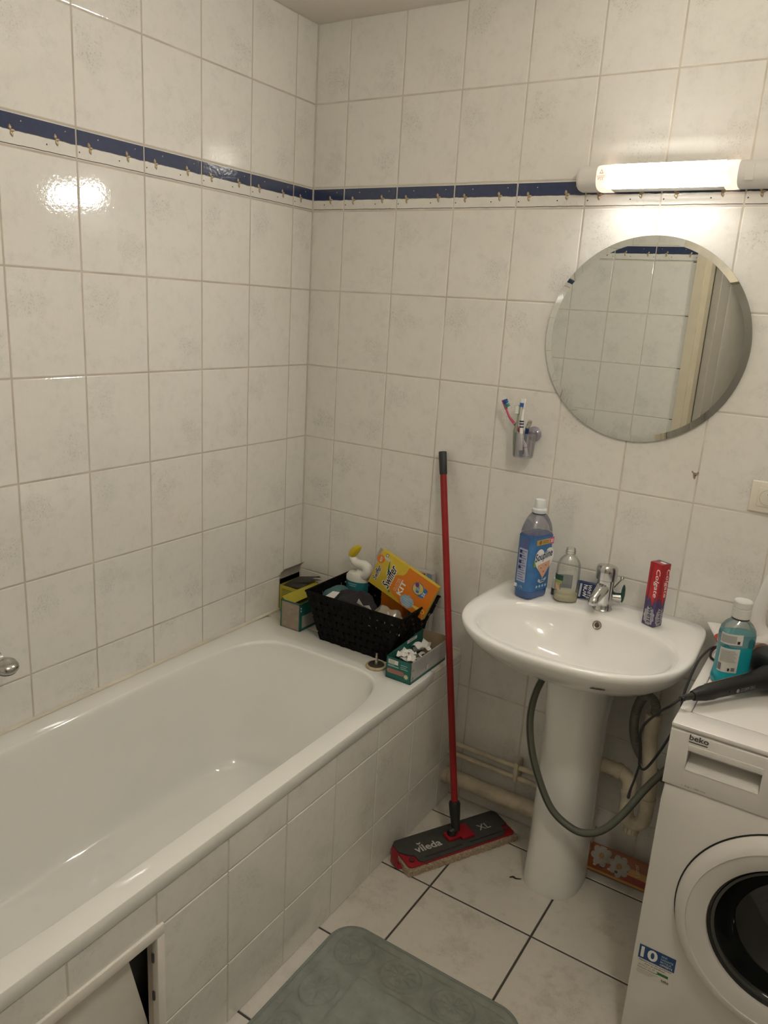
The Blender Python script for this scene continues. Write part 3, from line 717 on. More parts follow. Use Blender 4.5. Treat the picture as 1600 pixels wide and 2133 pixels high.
MB().rbox((-.222, -.030, .006), (-.196, .014, .0105), .002, M=MH).rbox((-.226, -.026, .006), (-.2215, .012, .060), .002, M=MH).build('pedal_tab', REDPL, mp)
MB().rbox((.012, -.030, .032), (.062, .034, .043), .006, M=MH).build('release_pedal', REDPL, mp)
MB().rbox((-.034, -.020, .032), (.014, .018, .046), .006, M=MH).build('joint_base', REDPL, mp)
MB().tube([MH @ Vector((-.012, 0, .040)), MH @ Vector((-.012, 0, .058)), hb - hd * .062], [.016, .014, .0115], 14).build('joint', BLACKPL, mp)
zt = .0337
lettering(mp, 'vileda', P('print_pale', (.55, .54, .50), .5), MH @ Vector((-.150, -.020, zt)), Lx, -Wx, w=.094, h=.029, off=.0004, bold=.02)
for s_ in (-1, 1): decal(mp, 'leaf_mark', P('print_pale', (.55, .54, .50), .5), [(0, 0), (.002, .006 ), (.008 * s_ + .001, .010), (.006 * s_, .003)][::s_], MH @ Vector((-.125, .011, zt)), Lx, -Wx, .0004)
lettering(mp, 'XL', P('print_grey', (.40, .40, .37), .5), MH @ Vector((.092, -.012, zt)), Lx, -Wx, w=.045, h=.026, off=.0004, bold=.01)

# ------------------------------------------------------------------ bath mat
mt = thing('bath_mat', 'grey-green embossed bath mat lying on the floor tiles', 'bath mat', (1.012, -1.10, 0))
MATC = P('mat_cloth', (.265, .285, .25), .95, var=.16, vscale=26, bump=.7, bscale=210)
mx0, mx1, my0, my1 = .742, 1.285, -1.50, -.695
def motif(x, y):
    """height of the stamped scrolls and shells"""
    h = 0
    u = x - mx0; v = my1 - y; w = mx1 - mx0; L = my1 - my0
    de = min(u, w - u, v, L - v)
    h += .5 * math.exp(-((de - .012) / .006) ** 2) - .45 * math.exp(-((de - .026) / .005) ** 2)
    h -= .4 * math.exp(-((de - .135) / .004) ** 2)
    # shells along the border, one every 16 cm
    along = v if min(u, w - u) < min(v, L - v) else u
    k = (along / .15); c = (math.floor(k) + .5) * .15; da = along - c; dd = de - .075
    r = math.hypot(da, dd * 1.25); ang = math.atan2(dd * 1.25, da)
    if r < .056:
        h += .55 * math.cos(9 * ang) * min(1, r / .03) * (1 - r / .056) + .35 * math.cos(r * 230) * .5
    h -= .55 * math.exp(-((r - .058) / .0035) ** 2) if de < .13 else 0
    if de > .135: h += .5 * noise.noise(Vector((x * 42, y * 42, 1.7))) + .25 * math.sin(34 * x + 6 * noise.noise(Vector((x * 9, y * 9, 0)))) * math.sin(31 * y + 5 * noise.noise(Vector((x * 8, y * 8, 4))))
    return h
nx_, ny_ = 280, 420; vs = []; fs = []; rc = .07
for i in range(nx_ + 1):
    for j in range(ny_ + 1):
        x = mx0 + (mx1 - mx0) * i / nx_; y = my0 + (my1 - my0) * j / ny_
        # squeeze the corners round
        cx = min(max(x, mx0 + rc), mx1 - rc); cy = min(max(y, my0 + rc), my1 - rc); dx, dy = x - cx, y - cy
        m_ = max(abs(dx), abs(dy)); r2 = math.hypot(dx, dy)
        if m_ > 1e-6 and abs(dx) > 0 and abs(dy) > 0: f = m_ / r2; X, Y = cx + dx * f, cy + dy * f; dec = rc - m_
        else: X, Y = x, y; dec = min(x - mx0, mx1 - x, y - my0, my1 - y)
        d0 = min(dec, x - mx0, mx1 - x, y - my0, my1 - y)
        z = .003 + .0095 * (1 - math.exp(-d0 / .006)) + .0080 * motif(x, y) * (1 - math.exp(-d0 / .01)) + .0012 * noise.noise(Vector((x * 7, y * 7, 2)))
        vs.append((X, Y, z))
for i in range(nx_):
    for j in range(ny_):
        a = i * (ny_ + 1) + j; fs.append((a, a + ny_ + 1, a + ny_ + 2, a + 1))
MB().add(vs, fs).build('mat_pile', MATC, mt, True, 80)
edge = [(x, y, .005) for x, y in rrect(mx0 + .002, my0 + .002, mx1 - .002, my1 - .002, rc, 10)]; edge.append(edge[0])
MB().tube(edge, .0052, 8, 0, False).build('bound_edge', P('mat_binding', (.235, .26, .235), .9, var=.1, vscale=80), mt)

# ------------------------------------------------------------------ pipes behind the basin
up = thing('water_pipe', 'upper thin cream-painted water pipe above the skirting pipe', 'pipe', (.9, -.03, .225))
MB().tube([(.66, -.036, .224), (1.05, -.036, .226), (1.17, -.036, .227)], .0085, 12).build('pipe_run', CREAMP, up)
MB().rbox((.942, -.050, .176), (.956, -.0005, .246), .004).tube([(.949, -.05, .243), (.949, -.02, .25)], .005, 8).build('pipe_clip', CREAMP, up)
b = MB().tube([(.66, -.037, .186), (1.05, -.037, .188), (1.17, -.037, .189)], .0085, 12)
lo = b.single('water_pipe', CREAMP, (.9, -.037, .186), 'lower of the two thin cream pipes along the back wall', 'pipe', None)
up['group'] = 'thin cream water pipes'; lo['group'] = 'thin cream water pipes'
b = MB().tube([(.66, -.044, .100), (1.05, -.044, .101), (1.225, -.044, .102)], .0265, 20).tube([(.695, -.044, .100), (.715, -.044, .100)], .0295, 20)
b.single('waste_pipe', CREAMP, (.9, -.044, .10), 'thick cream-painted waste pipe low along the back wall', 'pipe')
tr = thing('siphon_trap', 'cream plastic siphon pipe with U-bend right of the pedestal', 'siphon', (1.335, -.1, .2))
MB().tube([(1.16, -.10, .385), (1.26, -.10, .383), (1.295, -.10, .378), (1.314, -.10, .355), (1.316, -.10, .31), (1.317, -.10, .27), (1.326, -.10, .240), (1.348, -.10, .232), (1.368, -.10, .25), (1.372, -.10, .30), (1.366, -.10, .40), (1.352, -.10, .50), (1.350, -.10, .592)], .0205, 18, 4).build('bent_pipe', CREAMP, tr)
for pa, pb_, r_c in (((1.275, -.10, .3825), (1.288, -.10, .381), .0235), ((1.316, -.10, .318), (1.316, -.10, .33), .0232), ((1.3715, -.10, .318), (1.371, -.10, .33), .0232), ((1.351, -.10, .565), (1.350, -.10, .594), .0228)): MB().tube([pa, pb_], r_c, 18).build('collar', CREAMP, tr)
b = MB()
for k in range(12):
    a = 2 * PI * k / 12; b.rbox((.0185, -.0045, 0), (.0225, .0045, .018), .001, M=Matrix.Translation((1.340, -.10, .203)) @ Matrix.Rotation(a, 4, 'Z'))
b.lathe([(.0001, 0), (.0195, 0), (.0205, .002), (.0205, .02), (.017, .022)], 24, Matrix.Translation((1.340, -.10, .202)))
b.build('cleaning_cap', CREAMP, tr)
GH = P('grey_hose', (.20, .195, .165), .5, var=.12, vscale=40)
b = MB(); pth = catmull([(1.352, -.10, .575), (1.352, -.10, .615), (1.335, -.09, .632), (1.312, -.075, .622), (1.296, -.065, .58), (1.293, -.06, .52), (1.306, -.055, .46), (1.338, -.05, .41), (1.39, -.05, .38), (1.46, -.04, .37)], 14)
rr = [.0125 + (.0014 if i % 2 else 0) for i in range(len(pth))]
b.tube(pth, rr, 14); b.single('drain_hose', GH, (1.352, -.10, .575), 'ribbed grey drain hose hooked into the siphon pipe', 'hose')
b = MB(); pth = [(1.30, -.055, .68), (1.20, -.03, .66), (1.10, -.025, .655), (1.045, -.07, .64), (1.033, -.17, .605), (1.045, -.25, .545), (1.075, -.292, .468), (1.112, -.302, .388), (1.154, -.302, .318), (1.202, -.300, .285), (1.251, -.298, .278), (1.300, -.285, .302), (1.340, -.25, .352), (1.378, -.20, .42), (1.42, -.15, .475), (1.465, -.12, .51)]
b.tube(pth, .0105, 14, 6)
hs = thing('inlet_hose', 'grey-green water hose looped in front of the basin pedestal', 'hose', (1.2, -.30, .278))
b.build('hose', P('green_grey_hose', (.125, .13, .10), .42, var=.1, vscale=30), hs)
cp = catmull(pth, 6); st_ = []
for i, p in enumerate(cp):
    t = (cp[min(i + 1, len(cp) - 1)] - cp[max(i - 1, 0)]).normalized(); side = t.cross(Vector((.36, -.86, .35))).normalized()
    st_.append(p + side * .006 + Vector((.3, -.86, .35)).normalized() * .0088)
MB().tube(st_[20:], .0016, 6).build('stripe', P('hose_stripe', (.03, .035, .03), .5), hs)

# ================================================================== things on the end of the bath
random.seed(21)
TZ = .5495
# ---- black woven basket
bk = thing('woven_basket', 'black woven strap basket full of cleaning things on the bath end', 'basket', (.41, -.135, TZ))
BLK = P('basket_strap', (.003, .003, .003), .6, var=.3, vscale=60, bump=.3, bscale=150, spec=.15)
base = [(.272, -.232), (.548, -.232), (.548, -.035), (.272, -.035)]
topc = [(.228, -.262), (.606, -.262), (.600, -.006), (.228, -.006)]
BH = .172
def side_pt(k, s_, t, off=0.0):
    """point on side k (0 front, 1 right, 2 back, 3 left): s along the side, t up, off outward"""
    a, b_ = base[k], base[(k + 1) % 4]; c, d = topc[k], topc[(k + 1) % 4]
    p0 = Vector((a[0] + (b_[0] - a[0]) * s_, a[1] + (b_[1] - a[1]) * s_, 0)); p1 = Vector((c[0] + (d[0] - c[0]) * s_, c[1] + (d[1] - c[1]) * s_, BH))
    n = [(0, -1, 0), (1, 0, 0), (0, 1, 0), (-1, 0, 0)][k]
    return p0.lerp(p1, t) + Vector(n) * off + Vector((0, 0, TZ))
MB().box((.272, -.232, TZ), (.548, -.035, TZ + .004)).build('basket_floor', BLK, bk)
NROW = 6
nside = [13, 9, 13, 9]
for k in range(4):
    nv = nside[k]
    for i in range(nv):      # upright straps, weaving in and out
        s0, s1 = (i + .13) / nv, (i + .87) / nv; b = MB(); r0 = []
        m = 19
        for q in range(m):
            t = q / (m - 1); w = .0016 * math.cos(PI * (t * NROW + i)) 
            r0.append([side_pt(k, s0, t, w - .0006), side_pt(k, s1, t, w - .0006), side_pt(k, s1, t, w + .0006), side_pt(k, s0, t, w + .0006)])
        b.loft(r0).build('upright_strap', BLK, bk, True, 60)
    for r in range(NROW):    # level straps
        b = MB(); r0 = []; t0, t1 = (r + .12) / NROW, (r + .88) / NROW; m = nv * 3 + 1
        for q in range(m):
            s_ = q / (m - 1); w = -.0016 * math.cos(PI * (s_ * nv - .5 + r + .5)) * (1 if 0 < q < m - 1 else 0)
            r0.append([side_pt(k, s_, t0, w - .0006), side_pt(k, s_, t0, w + .0006), side_pt(k, s_, t1, w + .0006), side_pt(k, s_, t1, w - .0006)])
        b.loft(r0).build('level_strap', BLK, bk, True, 60)
rim = [side_pt(k, s_, 1.0) for k in range(4) for s_ in (0, .25, .5, .75)]; rim.append(rim[0])
MB().tube(rim, .0038, 8).build('basket_rim', BLK, bk)
# ---- contents
def blob(c, r, amp, seed, freq=14, n=28, flat=.0):
    b = MB(); bm = bmesh.new(); bmesh.ops.create_icosphere(bm, subdivisions=4, radius=1.0)
    for v in bm.verts:
        d = v.co.normalized(); q = Vector((d.x * r[0], d.y * r[1], d.z * r[2]))
        f = noise.noise(q * freq + Vector((seed, 0, 0))) + .5 * noise.noise(q * freq * 2.3 + Vector((seed, 3, 0))) - .35 * abs(noise.noise(q * freq * 1.4 + Vector((0, seed, 7))))
        v.co = Vector(c) + q + d * amp * f
        if d.z < 0: v.co.z = c[2] + (v.co.z - c[2]) * .5
    bm.verts.index_update(); b.add([v.co.copy() for v in bm.verts], [tuple(v.index for v in f.verts) for f in bm.faces]); bm.free(); return b
blob((.385, -.185, .675), (.085, .062, .062), .022, 3).single('black_garment', P('black_cloth', (.022, .019, .022), .9, var=.3, vscale=60, bump=.4, bscale=300), (.385, -.185, .60), 'crumpled black garment lying in the woven basket', 'clothing')
blob((.285, -.150, .685), (.038, .060, .032), .014, 9).single('teal_cloth', P('teal_cloth', (.06, .14, .145), .9, var=.25, vscale=50, bump=.5, bscale=300), (.285, -.15, .65), 'dull teal cloth beside the black garment in the basket', 'cloth')
def sheet(pts, th=.0006):
    b = MB(); n = len(pts); p = [Vector(q) for q in pts]; nn = (p[1] - p[0]).cross(p[2] - p[0]).normalized() * th
    return b.loft([p, [q + nn for q in p]])
sheet([(.272, -.248, .693), (.325, -.250, .705), (.335, -.215, .730), (.300, -.205, .722)]).single('folded_paper', PAPER, (.30, -.23, .70), 'white folded paper at the front left corner of the basket', 'paper')
sheet([(.420, -.240, .722), (.432, -.247, .742), (.450, -.246, .722), (.470, -.243, .728), (.476, -.236, .712), (.44, -.230, .705)]).single('torn_paper', PAPER, (.44, -.24, .71), 'torn white paper scrap above the front rim of the basket', 'paper')
bag = blob((.515, -.195, .675), (.055, .045, .045), .016, 17, 22)
bag.single('plastic_bag', thin_clear('bag_plastic', (.80, .78, .66), .2, .15, .45, (.55, .52, .40)), (.515, -.195, .63), 'crumpled clear plastic bag below the yellow duster box', 'bag')
# white packs that show through the gaps of the weave
MB().rbox((.450, -.2415, .655), (.588, -.2385, .708), .001).single('white_card', PAPER, (.52, -.24, .655), 'white card pressed against the front weave inside the basket', 'card')
# ---- toilet cleaner bottle with a bent neck
dk = thing('toilet_cleaner', 'white and teal toilet cleaner bottle with bent neck and yellow cap', 'bottle', (.298, -.060, .60))
TEALB = P('cleaner_teal', (.03, .22, .25), .25, var=.1)
WHB = P('bottle_white', (.80, .78, .73), .3)
def ov(cx, cy, a, b_, z, n=24, tilt=0): return [(cx + a * math.cos(2 * PI * i / n), cy + b_ * math.sin(2 * PI * i / n), z + tilt * math.cos(2 * PI * i / n)) for i in range(n)]
MB().loft([ov(.298, -.058, .040, .026, .56), ov(.298, -.058, .044, .028, .57), ov(.298, -.058, .044, .028, .722)]).build('teal_body', TEALB, dk)
MB().loft([ov(.298, -.058, .0442, .0282, .722), ov(.298, -.058, .044, .028, .736), ov(.300, -.058, .036, .026, .748), ov(.306, -.058, .026, .022, .752)]).build('white_shoulder', WHB, dk)
MB().tube([(.302, -.058, .742), (.330, -.058, .747), (.340, -.058, .765), (.326, -.058, .780), (.300, -.058, .781), (.283, -.058, .786), (.272, -.058, .800), (.274, -.058, .815)], [.021, .021, .020, .0175, .0155, .0145, .0135, .0125], 18, 5).build('bent_neck', WHB, dk)
MB().tube([(.270, -.058, .806), (.276, -.058, .818), (.290, -.058, .834), (.300, -.058, .843), (.303, -.058, .847)], [.0145, .0155, .0135, .007, .004], 16, 3).build('cap', P('cap_yellow', (.62, .47, .02), .35), dk)
for k, w in enumerate((.036, .028)): decal(dk, 'label_print', P('print_pale_teal', (.25, .45, .48), .5), rect(0, 0, w, .0035), (.279 + .004 * k, -.0864, .712 - k * .007), (1, 0, 0), (0, 0, 1), .0006)
# ---- duster kit box, yellow to orange
sw = thing('duster_box', 'yellow and orange duster kit box tilted in the basket', 'box', (.52, -.11, .64))
rx_ = Vector((.35, .10, .93)).normalized(); hx_ = Vector((-.903, 0, .43)); hx_ = (hx_ - rx_ * hx_.dot(rx_)).normalized(); nx3 = rx_.cross(hx_)
BW, BHt, BD = .128, .230, .020
So = Vector((.393, -.138, .762)) - hx_ * BHt          # lower-left corner of the front (as read)
MS = Matrix.Identity(4)
for i in range(3): MS[i][0] = rx_[i]; MS[i][1] = hx_[i]; MS[i][2] = nx3[i]; MS[i][3] = So[i]
YEL = P('box_yellow', (.60, .44, .035), .42, var=.06, vscale=30); ORA = P('box_orange', (.70, .20, .012), .42, var=.06, vscale=30)
MB().rbox((0, 0, -BD), (BW, BHt, 0), .0012, M=MS).build('carton', YEL, sw)
MB().loft([[MS @ Vector(p) for p in q] for q in ([(BW * .62, BHt, 0), (BW, BHt, 0), (BW, BHt, -.001), (BW * .62, BHt, -.001)], [(BW * .66, BHt + .018, -.012), (BW - .004, BHt + .016, -.012), (BW - .004, BHt + .016, -.013), (BW * .66, BHt + .018, -.013)])]).build('open_flap', GREYCARD, sw)
def swd(name, mat, pts, off=.0005): return decal(sw, name, mat, pts, So, rx_, hx_, off)
def sws(body, mat, x, y, w, h, off=.001, bold=0, shear=0, rdir=None): lettering(sw, body, mat, So + rx_ * x + hx_ * y, rx_ if rdir is None else rdir, hx_, w=w, h=h, off=off, bold=bold, shear=shear)
swd('orange_panel', ORA, [(.0005, .0005), (BW - .0005, .0005), (BW - .0005, .118), (BW * .80, .120), (BW * .70, .128)] + [(.052 + .040 * math.cos(a), .118 + .040 * math.sin(a)) for a in [math.radians(d) for d in range(20, 190, 14)]] + [(.006, .100), (.0005, .096)])
sws('Swiffer', WHITEINK, .0175, .150, .088, .034, .0009, .07, .35)
sws('Swiffer', INK, .020, .1525, .083, .029, .0013, .015, .35)
swd('green_swoosh', P('swoosh_green', (.05, .22, .10), .5), [(.060, .176), (.085, .186), (.112, .190), (.090, .182), (.066, .174)], .0011)
swd('green_dot', P('swoosh_green', (.05, .22, .10), .5), [(.014, .142), (.022, .146), (.020, .150), (.012, .150)], .0015)
sws('DUSTER', P('print_peach', (.80, .55, .35), .5), .030, .128, .046, .009)
swd('rule_line', P('print_peach', (.80, .55, .35), .5), rect(.028, .125, .078, .1262), .0009)
sws('KIT', WHITEINK, .026, .103, .052, .0185, bold=.03)
BLUED = P('duster_blue', (.30, .47, .60), .6, var=.25, vscale=90)
swd('duster_picture', BLUED, [(.006 + .0 * i, 0) for i in range(0)] + [(.024 + .0205 * math.cos(a) * (1 + .10 * math.cos(9 * a)), .075 + .026 * math.sin(a) * (1 + .06 * math.cos(11 * a))) for a in [2 * PI * i / 60 for i in range(60)]], .0009)
for k in range(5): swd('duster_strand', P('duster_pale', (.55, .66, .72), .6), [(.008 + .007 * k, .060), (.0095 + .007 * k, .060), (.0105 + .007 * k, .090), (.009 + .007 * k, .090)], .0011)
swd('handle_picture', P('handle_yellow', (.78, .58, .10), .5), [(.020, .052), (.026, .052), (.030, .030), (.028, .016), (.021, .016), (.018, .030)], .0012)
swd('handle_ring', P('handle_yellow', (.78, .58, .10), .5), disc(.0245, .012, .0075), .0012); swd('ring_hole', ORA, disc(.0245, .012, .0042), .0014)
swd('lens_rim', P('lens_blue', (.05, .16, .33), .5), disc(.084, .060, .0215), .0009); swd('lens', P('lens_yellow', (.66, .52, .13), .5), disc(.084, .060, .0190), .0011)
swd('lens_purple', P('lens_purple', (.16, .04, .18), .5), disc(.094, .068, .0075), .0013); swd('lens_dust', P('lens_dust', (.34, .45, .48), .5, var=.4, vscale=200), disc(.081, .060, .012, .0085, 18), .0012); swd('lens_figure', P('lens_blue', (.05, .16, .33), .5), disc(.074, .058, .0045, .006), .0013)
swd('blue_tag', P('tag_blue', (.03, .19, .46), .5), [(.060, .052), (.066, .030), (.096, .026), (.100, .040), (.084, .040), (.070, .047)], .0008)
sws('3X', WHITEINK, .070, .029, .016, .011, .0015, .02)
swd('kit_dot', ORA, disc(.096, .222, .0145), .0009); sws('KIT', WHITEINK, .088, .216, .017, .008, .0012, .02)
sws('Swiffer', P('white_halo', (.8, .8, .76), .5), .0195, .2035, .056, .021, .0009, .07, .35); sws('Swiffer', INK, .021, .205, .053, .018, .0013, .015, .35)
swd('small_label', P('pale_grey_print', (.58, .57, .50), .5), [(.104, .186), (.112, .186), (.112, .214), (.104, .214)], .0008); swd('round_badge', GREYINK, disc(.119, .206, .0058), .0008); swd('badge_face', PAPER, disc(.119, .206, .0035), .0010)
for k in range(3): swd('dust_spark', WHITEINK, disc(.006 + .006 * k, .004 + .004 * k, .0016, .0010), .0009)
# ---- second carton under the duster box, and the pack behind it
MB().rbox((.418, -.088, .58), (.505, -.046, .742), .0015).single('orange_carton', ORA, (.46, -.067, .58), 'orange carton standing under the tilted duster box', 'box')
rb = thing('laundry_pack', 'white and blue pack with a red top strip behind the duster box', 'pack', (.53, -.03, .58))
MB().rbox((.478, -.036, .57), (.584, -.010, .806), .004).build('pack_body', P('pack_pale', (.50, .47, .43), .4, var=.2, vscale=16), rb)
decal(rb, 'red_strip', P('pack_red', (.42, .02, .03), .45), rect(0, 0, .074, .022), (.480, -.0362, .778), (1, 0, 0), (0, 0, 1)); decal(rb, 'blue_strip', P('pack_blue', (.08, .17, .33), .45), rect(0, 0, .080, .020), (.480, -.0362, .758), (1, 0, 0), (0, 0, 1)); decal(rb, 'blue_corner', P('pack_skyblue', (.20, .36, .56), .45), [(0, 0), (.026, -.006), (.022, .024), (.004, .026)], (.556, -.0362, .778), (1, 0, 0), (0, 0, 1), .0005)
lettering(rb, '4 IN 1', PAPER, (.546, -.0362, .795), (-1, 0, 0), (0, 0, -1), w=.052, h=.011, off=-.0008, bold=.03)

# ---- open green glove box with paper bits
gb = thing('tissue_box', 'open green and white carton of paper scraps on the bath rim', 'box', (.638, -.208, TZ))
GRN = P('carton_green', (.012, .13, .105), .45, var=.08); GW = P('carton_greywhite', (.50, .49, .47), .5, var=.06)
x0, x1, y0, y1, hh = .594, .683, -.320, -.095, .070
b = MB(); t = .0012
def wallq(a, b_, za, zb_): return a
MB().box((x0, y0, TZ), (x1, y1, TZ + .0015)).build('carton_floor', CARD, gb)
MB().box((x0, y0, TZ), (x1, y0 + t, TZ + hh)).build('near_end', GRN, gb)
MB().loft([[(x1 - t, y0, TZ), (x1, y0, TZ), (x1, y0, TZ + hh), (x1 - t, y0, TZ + hh)], [(x1 - t, y1, TZ), (x1, y1, TZ), (x1, y1, TZ + hh * 1.02), (x1 - t, y1, TZ + hh * 1.02)]]).build('white_side', GW, gb)
MB().loft([[(x0, y0, TZ), (x0 + t, y0, TZ), (x0 + t, y0, TZ + hh), (x0, y0, TZ + hh)], [(x0, y1, TZ), (x0 + t, y1, TZ), (x0 + t, y1, TZ + hh * 1.22), (x0, y1, TZ + hh * 1.22)]]).build('green_side', GRN, gb)
MB().box((x0, y1 - t, TZ), (x1, y1, TZ + hh * 1.20)).build('far_end', CARD, gb)
def gd(name, mat, pts, o, r, u): return decal(gb, name, mat, pts, o, r, u, .0006)
eo, er, eu = (x0, y0, TZ), (1, 0, 0), (0, 0, 1)
gd('end_label', PAPER, rect(.008, .050, .043, .064), eo, er, eu); 
for k in range(3): gd('end_print', GREYINK, rect(.011, .0525 + k * .0035, .031, .0538 + k * .0035), eo, er, (0, 0, 1)).location.y -= .0003
for a, b_, c, d in ((.007, .041, .046, .0445), (.052, .054, .076, .0565), (.052, .048, .072, .050), (.052, .042, .078, .0445), (.008, .046, .03, .0475)): gd('end_print', P('print_palegreen', (.28, .46, .42), .5), rect(a, b_, c, d), eo, er, eu)
gd('end_band', P('band_rust', (.33, .16, .12), .5), rrect(.004, .019, .066, .034, .007), eo, er, eu)
gd('starburst', P('star_cream', (.62, .58, .36), .5), [(.073 + (.010 if i % 2 else .0055) * math.cos(2 * PI * i / 16), .021 + (.010 if i % 2 else .0055) * math.sin(2 * PI * i / 16)) for i in range(16)], eo, er, eu)
so, sr = (x1, y0, TZ), (0, 1, 0)
gd('green_foot', GRN, rect(0, 0, .222, .009), so, sr, eu)
for k in range(7): gd('side_print', P('side_grey', (.33, .33, .32), .5), rect(.022 + .002 * k, .060 - k * .0055, .098 - .004 * (k % 3), .0612 - k * .0055), so, sr, eu)
for k in range(6): gd('side_print', P('side_grey', (.33, .33, .32), .5), rect(.112, .062 - k * .005, .20 - .008 * (k % 2), .0632 - k * .005), so, sr, eu)
gd('side_fold', P('side_dark', (.25, .25, .24), .5), rect(.1035, .020, .1043, .068), so, sr, eu)
gd('thumb_hole', PAPER, disc(.100, .024, .0085, .011), so, sr, eu); gd('thumb_shadow', P('side_dark', (.25, .25, .24), .5), [(.100 + .0085 * math.cos(a), .024 + .011 * math.sin(a)) for a in [math.radians(d) for d in range(60, 241, 15)]] + [(.100 + .006 * math.cos(a) + .002, .024 + .0085 * math.sin(a) - .001) for a in [math.radians(d) for d in range(240, 59, -15)]], so, sr, eu).location.x += .0003
gd('side_logo', P('side_dark', (.12, .12, .12), .5), disc(.012, .017, .0048), so, sr, eu); gd('side_logo', P('side_grey', (.33, .33, .32), .5), rect(.006, .040, .020, .046), so, sr, eu)
gd('barcode_label', PAPER, rect(.120, .066, .182, .077), (x0 + t, y0, TZ), sr, eu)
for k in range(9): gd('barcode_bar', GREYINK, rect(.135 + k * .004, .0675, .137 + k * .004, .0755), (x0 + t + .0002, y0, TZ), sr, eu)
random.seed(5)
for k in range(15):
    cx = random.uniform(x0 + .018, x1 - .018); cy = random.uniform(y0 + .03, y1 - .045); cz = TZ + .046 + .020 * random.random()
    a = random.uniform(0, PI); tl = random.uniform(-.9, .9); M = Matrix.Translation((cx, cy, cz)) @ Matrix.Rotation(a, 4, 'Z') @ Matrix.Rotation(tl, 4, 'X')
    w, d = random.uniform(.014, .024), random.uniform(.010, .017); vs = []; fs = []
    for i in range(5):
        for j in range(3):
            q = M @ Vector((-w + w * i / 2, -d + d * j, .006 * math.sin(i * 1.7 + k) + .004 * math.cos(j * 2 + k)))
            q.x = min(max(q.x, x0 + .003), x1 - .003); q.y = max(q.y, y0 + .004); vs.append(q)
    for i in range(4):
        for j in range(2): fs.append((i * 3 + j, i * 3 + 3 + j, i * 3 + 4 + j, i * 3 + 1 + j))
    n = len(vs); top = vs + [v + Vector((0, 0, -.0006)) for v in vs]; fs2 = fs + [tuple(n + i for i in reversed(f)) for f in fs]
    o = MB().add(top, fs2).single('paper_scrap', PAPER, (cx, cy, cz), 'crumpled white paper scrap inside the open green carton', 'paper', 'paper scraps in the green carton', 60)

# ---- bath plug
pg = thing('bath_plug', 'round rubber and metal bath plug with upright pin on the rim', 'plug', (.535, -.282, TZ))
Mp = Matrix.Translation((.535, -.282, TZ))
MB().lathe([(.0001, 0), (.031, 0), (.0335, .0025), (.0335, .006), (.031, .0078), (.026, .008)], 40, Mp).build('plug_disc', P('plug_cream', (.50, .40, .25), .5, var=.2, vscale=60), pg)
MB().lathe([(.0262, .0065), (.025, .0092), (.020, .0096), (.0085, .0098), (.0001, .0098)], 36, Mp).build('rubber_seal', P('plug_rubber', (.045, .038, .03), .6, var=.2, vscale=70), pg)
MB().lathe([(.0052, .009), (.0052, .018), (.0042, .019), (.0042, .029), (.0036, .030), (.0036, .037), (.0022, .038), (.0030, .041), (.0030, .046), (.0001, .047)], 16, Mp).build('pin', P('plug_pin', (.55, .48, .38), .3, .7), pg)

# ---- two cartons in the corner of the bath
gy = thing('open_carton', 'long open green and yellow carton left of the basket', 'box', (.141, -.13, TZ))
x0, x1, y0, y1, hh = .099, .185, -.232, -.030, .102
YEL2 = P('carton_yellow', (.42, .36, .03), .45, var=.08, vscale=20)
MB().box((x0, y0, TZ), (x1, y1, TZ + .0015)).build('carton_floor', GREYCARD, gy)
MB().box((x0, y0, TZ), (x1, y0 + t, TZ + hh)).build('near_end', P('faded_print', (.33, .26, .195), .6, var=.14, vscale=40), gy)
MB().box((x1 - t, y0, TZ), (x1, y1, TZ + hh * .985)).build('green_side', GRN, gy)
MB().box((x0, y0, TZ), (x0 + t, y1, TZ + hh * 1.06)).build('yellow_side', YEL2, gy)
MB().box((x0, y1 - t, TZ), (x1, y1, TZ + hh)).build('far_end', GREYCARD, gy)
sheet([(x0 + .0012, y0 + .004, TZ + hh * 1.06), (x0 + .03, y0 + .01, TZ + hh * .80), (x0 + .03, y1 - .01, TZ + hh * .80), (x0 + .0012, y1 - .004, TZ + hh * 1.06)], .0008).build('yellow_flap', YEL2, gy)
for a, b_, c, d in ((0, 0, .005, .1), (.081, 0, .086, .1), (0, .096, .086, .102)): decal(gy, 'green_edge', GRN, rect(a, b_, c, d), (x0, y0, TZ), (1, 0, 0), (0, 0, 1), .0005)
for k in range(6): decal(gy, 'faint_print', P('faint_print', (.42, .35, .28), .6), rect(.012, .085 - k * .006, .06 - .01 * (k % 3), .0865 - k * .006), (x0, y0, TZ), (1, 0, 0), (0, 0, 1), .0006)
for k in range(3): decal(gy, 'recycling_mark', P('mark_pale', (.56, .5, .43), .6), [(.012 + .010 * math.cos(2.094 * k + .2) * .7 + .006, .016 + .010 * math.sin(2.094 * k + .2) * .7), (.018 + .0065 * math.cos(2.094 * k + 1.6), .016 + .0065 * math.sin(2.094 * k + 1.6)), (.018 + .004 * math.cos(2.094 * k + 1.2), .016 + .004 * math.sin(2.094 * k + 1.2))], (x0, y0, TZ), (1, 0, 0), (0, 0, 1), .0007)
for k in range(2): decal(gy, 'edge_square', PAPER, rect(.002, .082 - k * .010, .007, .088 - k * .010), (x1, y0, TZ), (0, 1, 0), (0, 0, 1), .0005)
decal(gy, 'side_sticker', P('side_grey2', (.36, .35, .32), .6), rect(.010, .010, .105, .055), (x1, y0, TZ), (0, 1, 0), (0, 0, 1), .0005)
for k in range(9): decal(gy, 'yellow_print', P('print_green', (.06, .10, .03), .6), rect(.03 + k * .016, .084 + .004 * (k % 2), .036 + k * .016, .088 + .004 * (k % 2)), (x0 + t, y0, TZ), (0, 1, 0), (0, 0, 1), .0005)
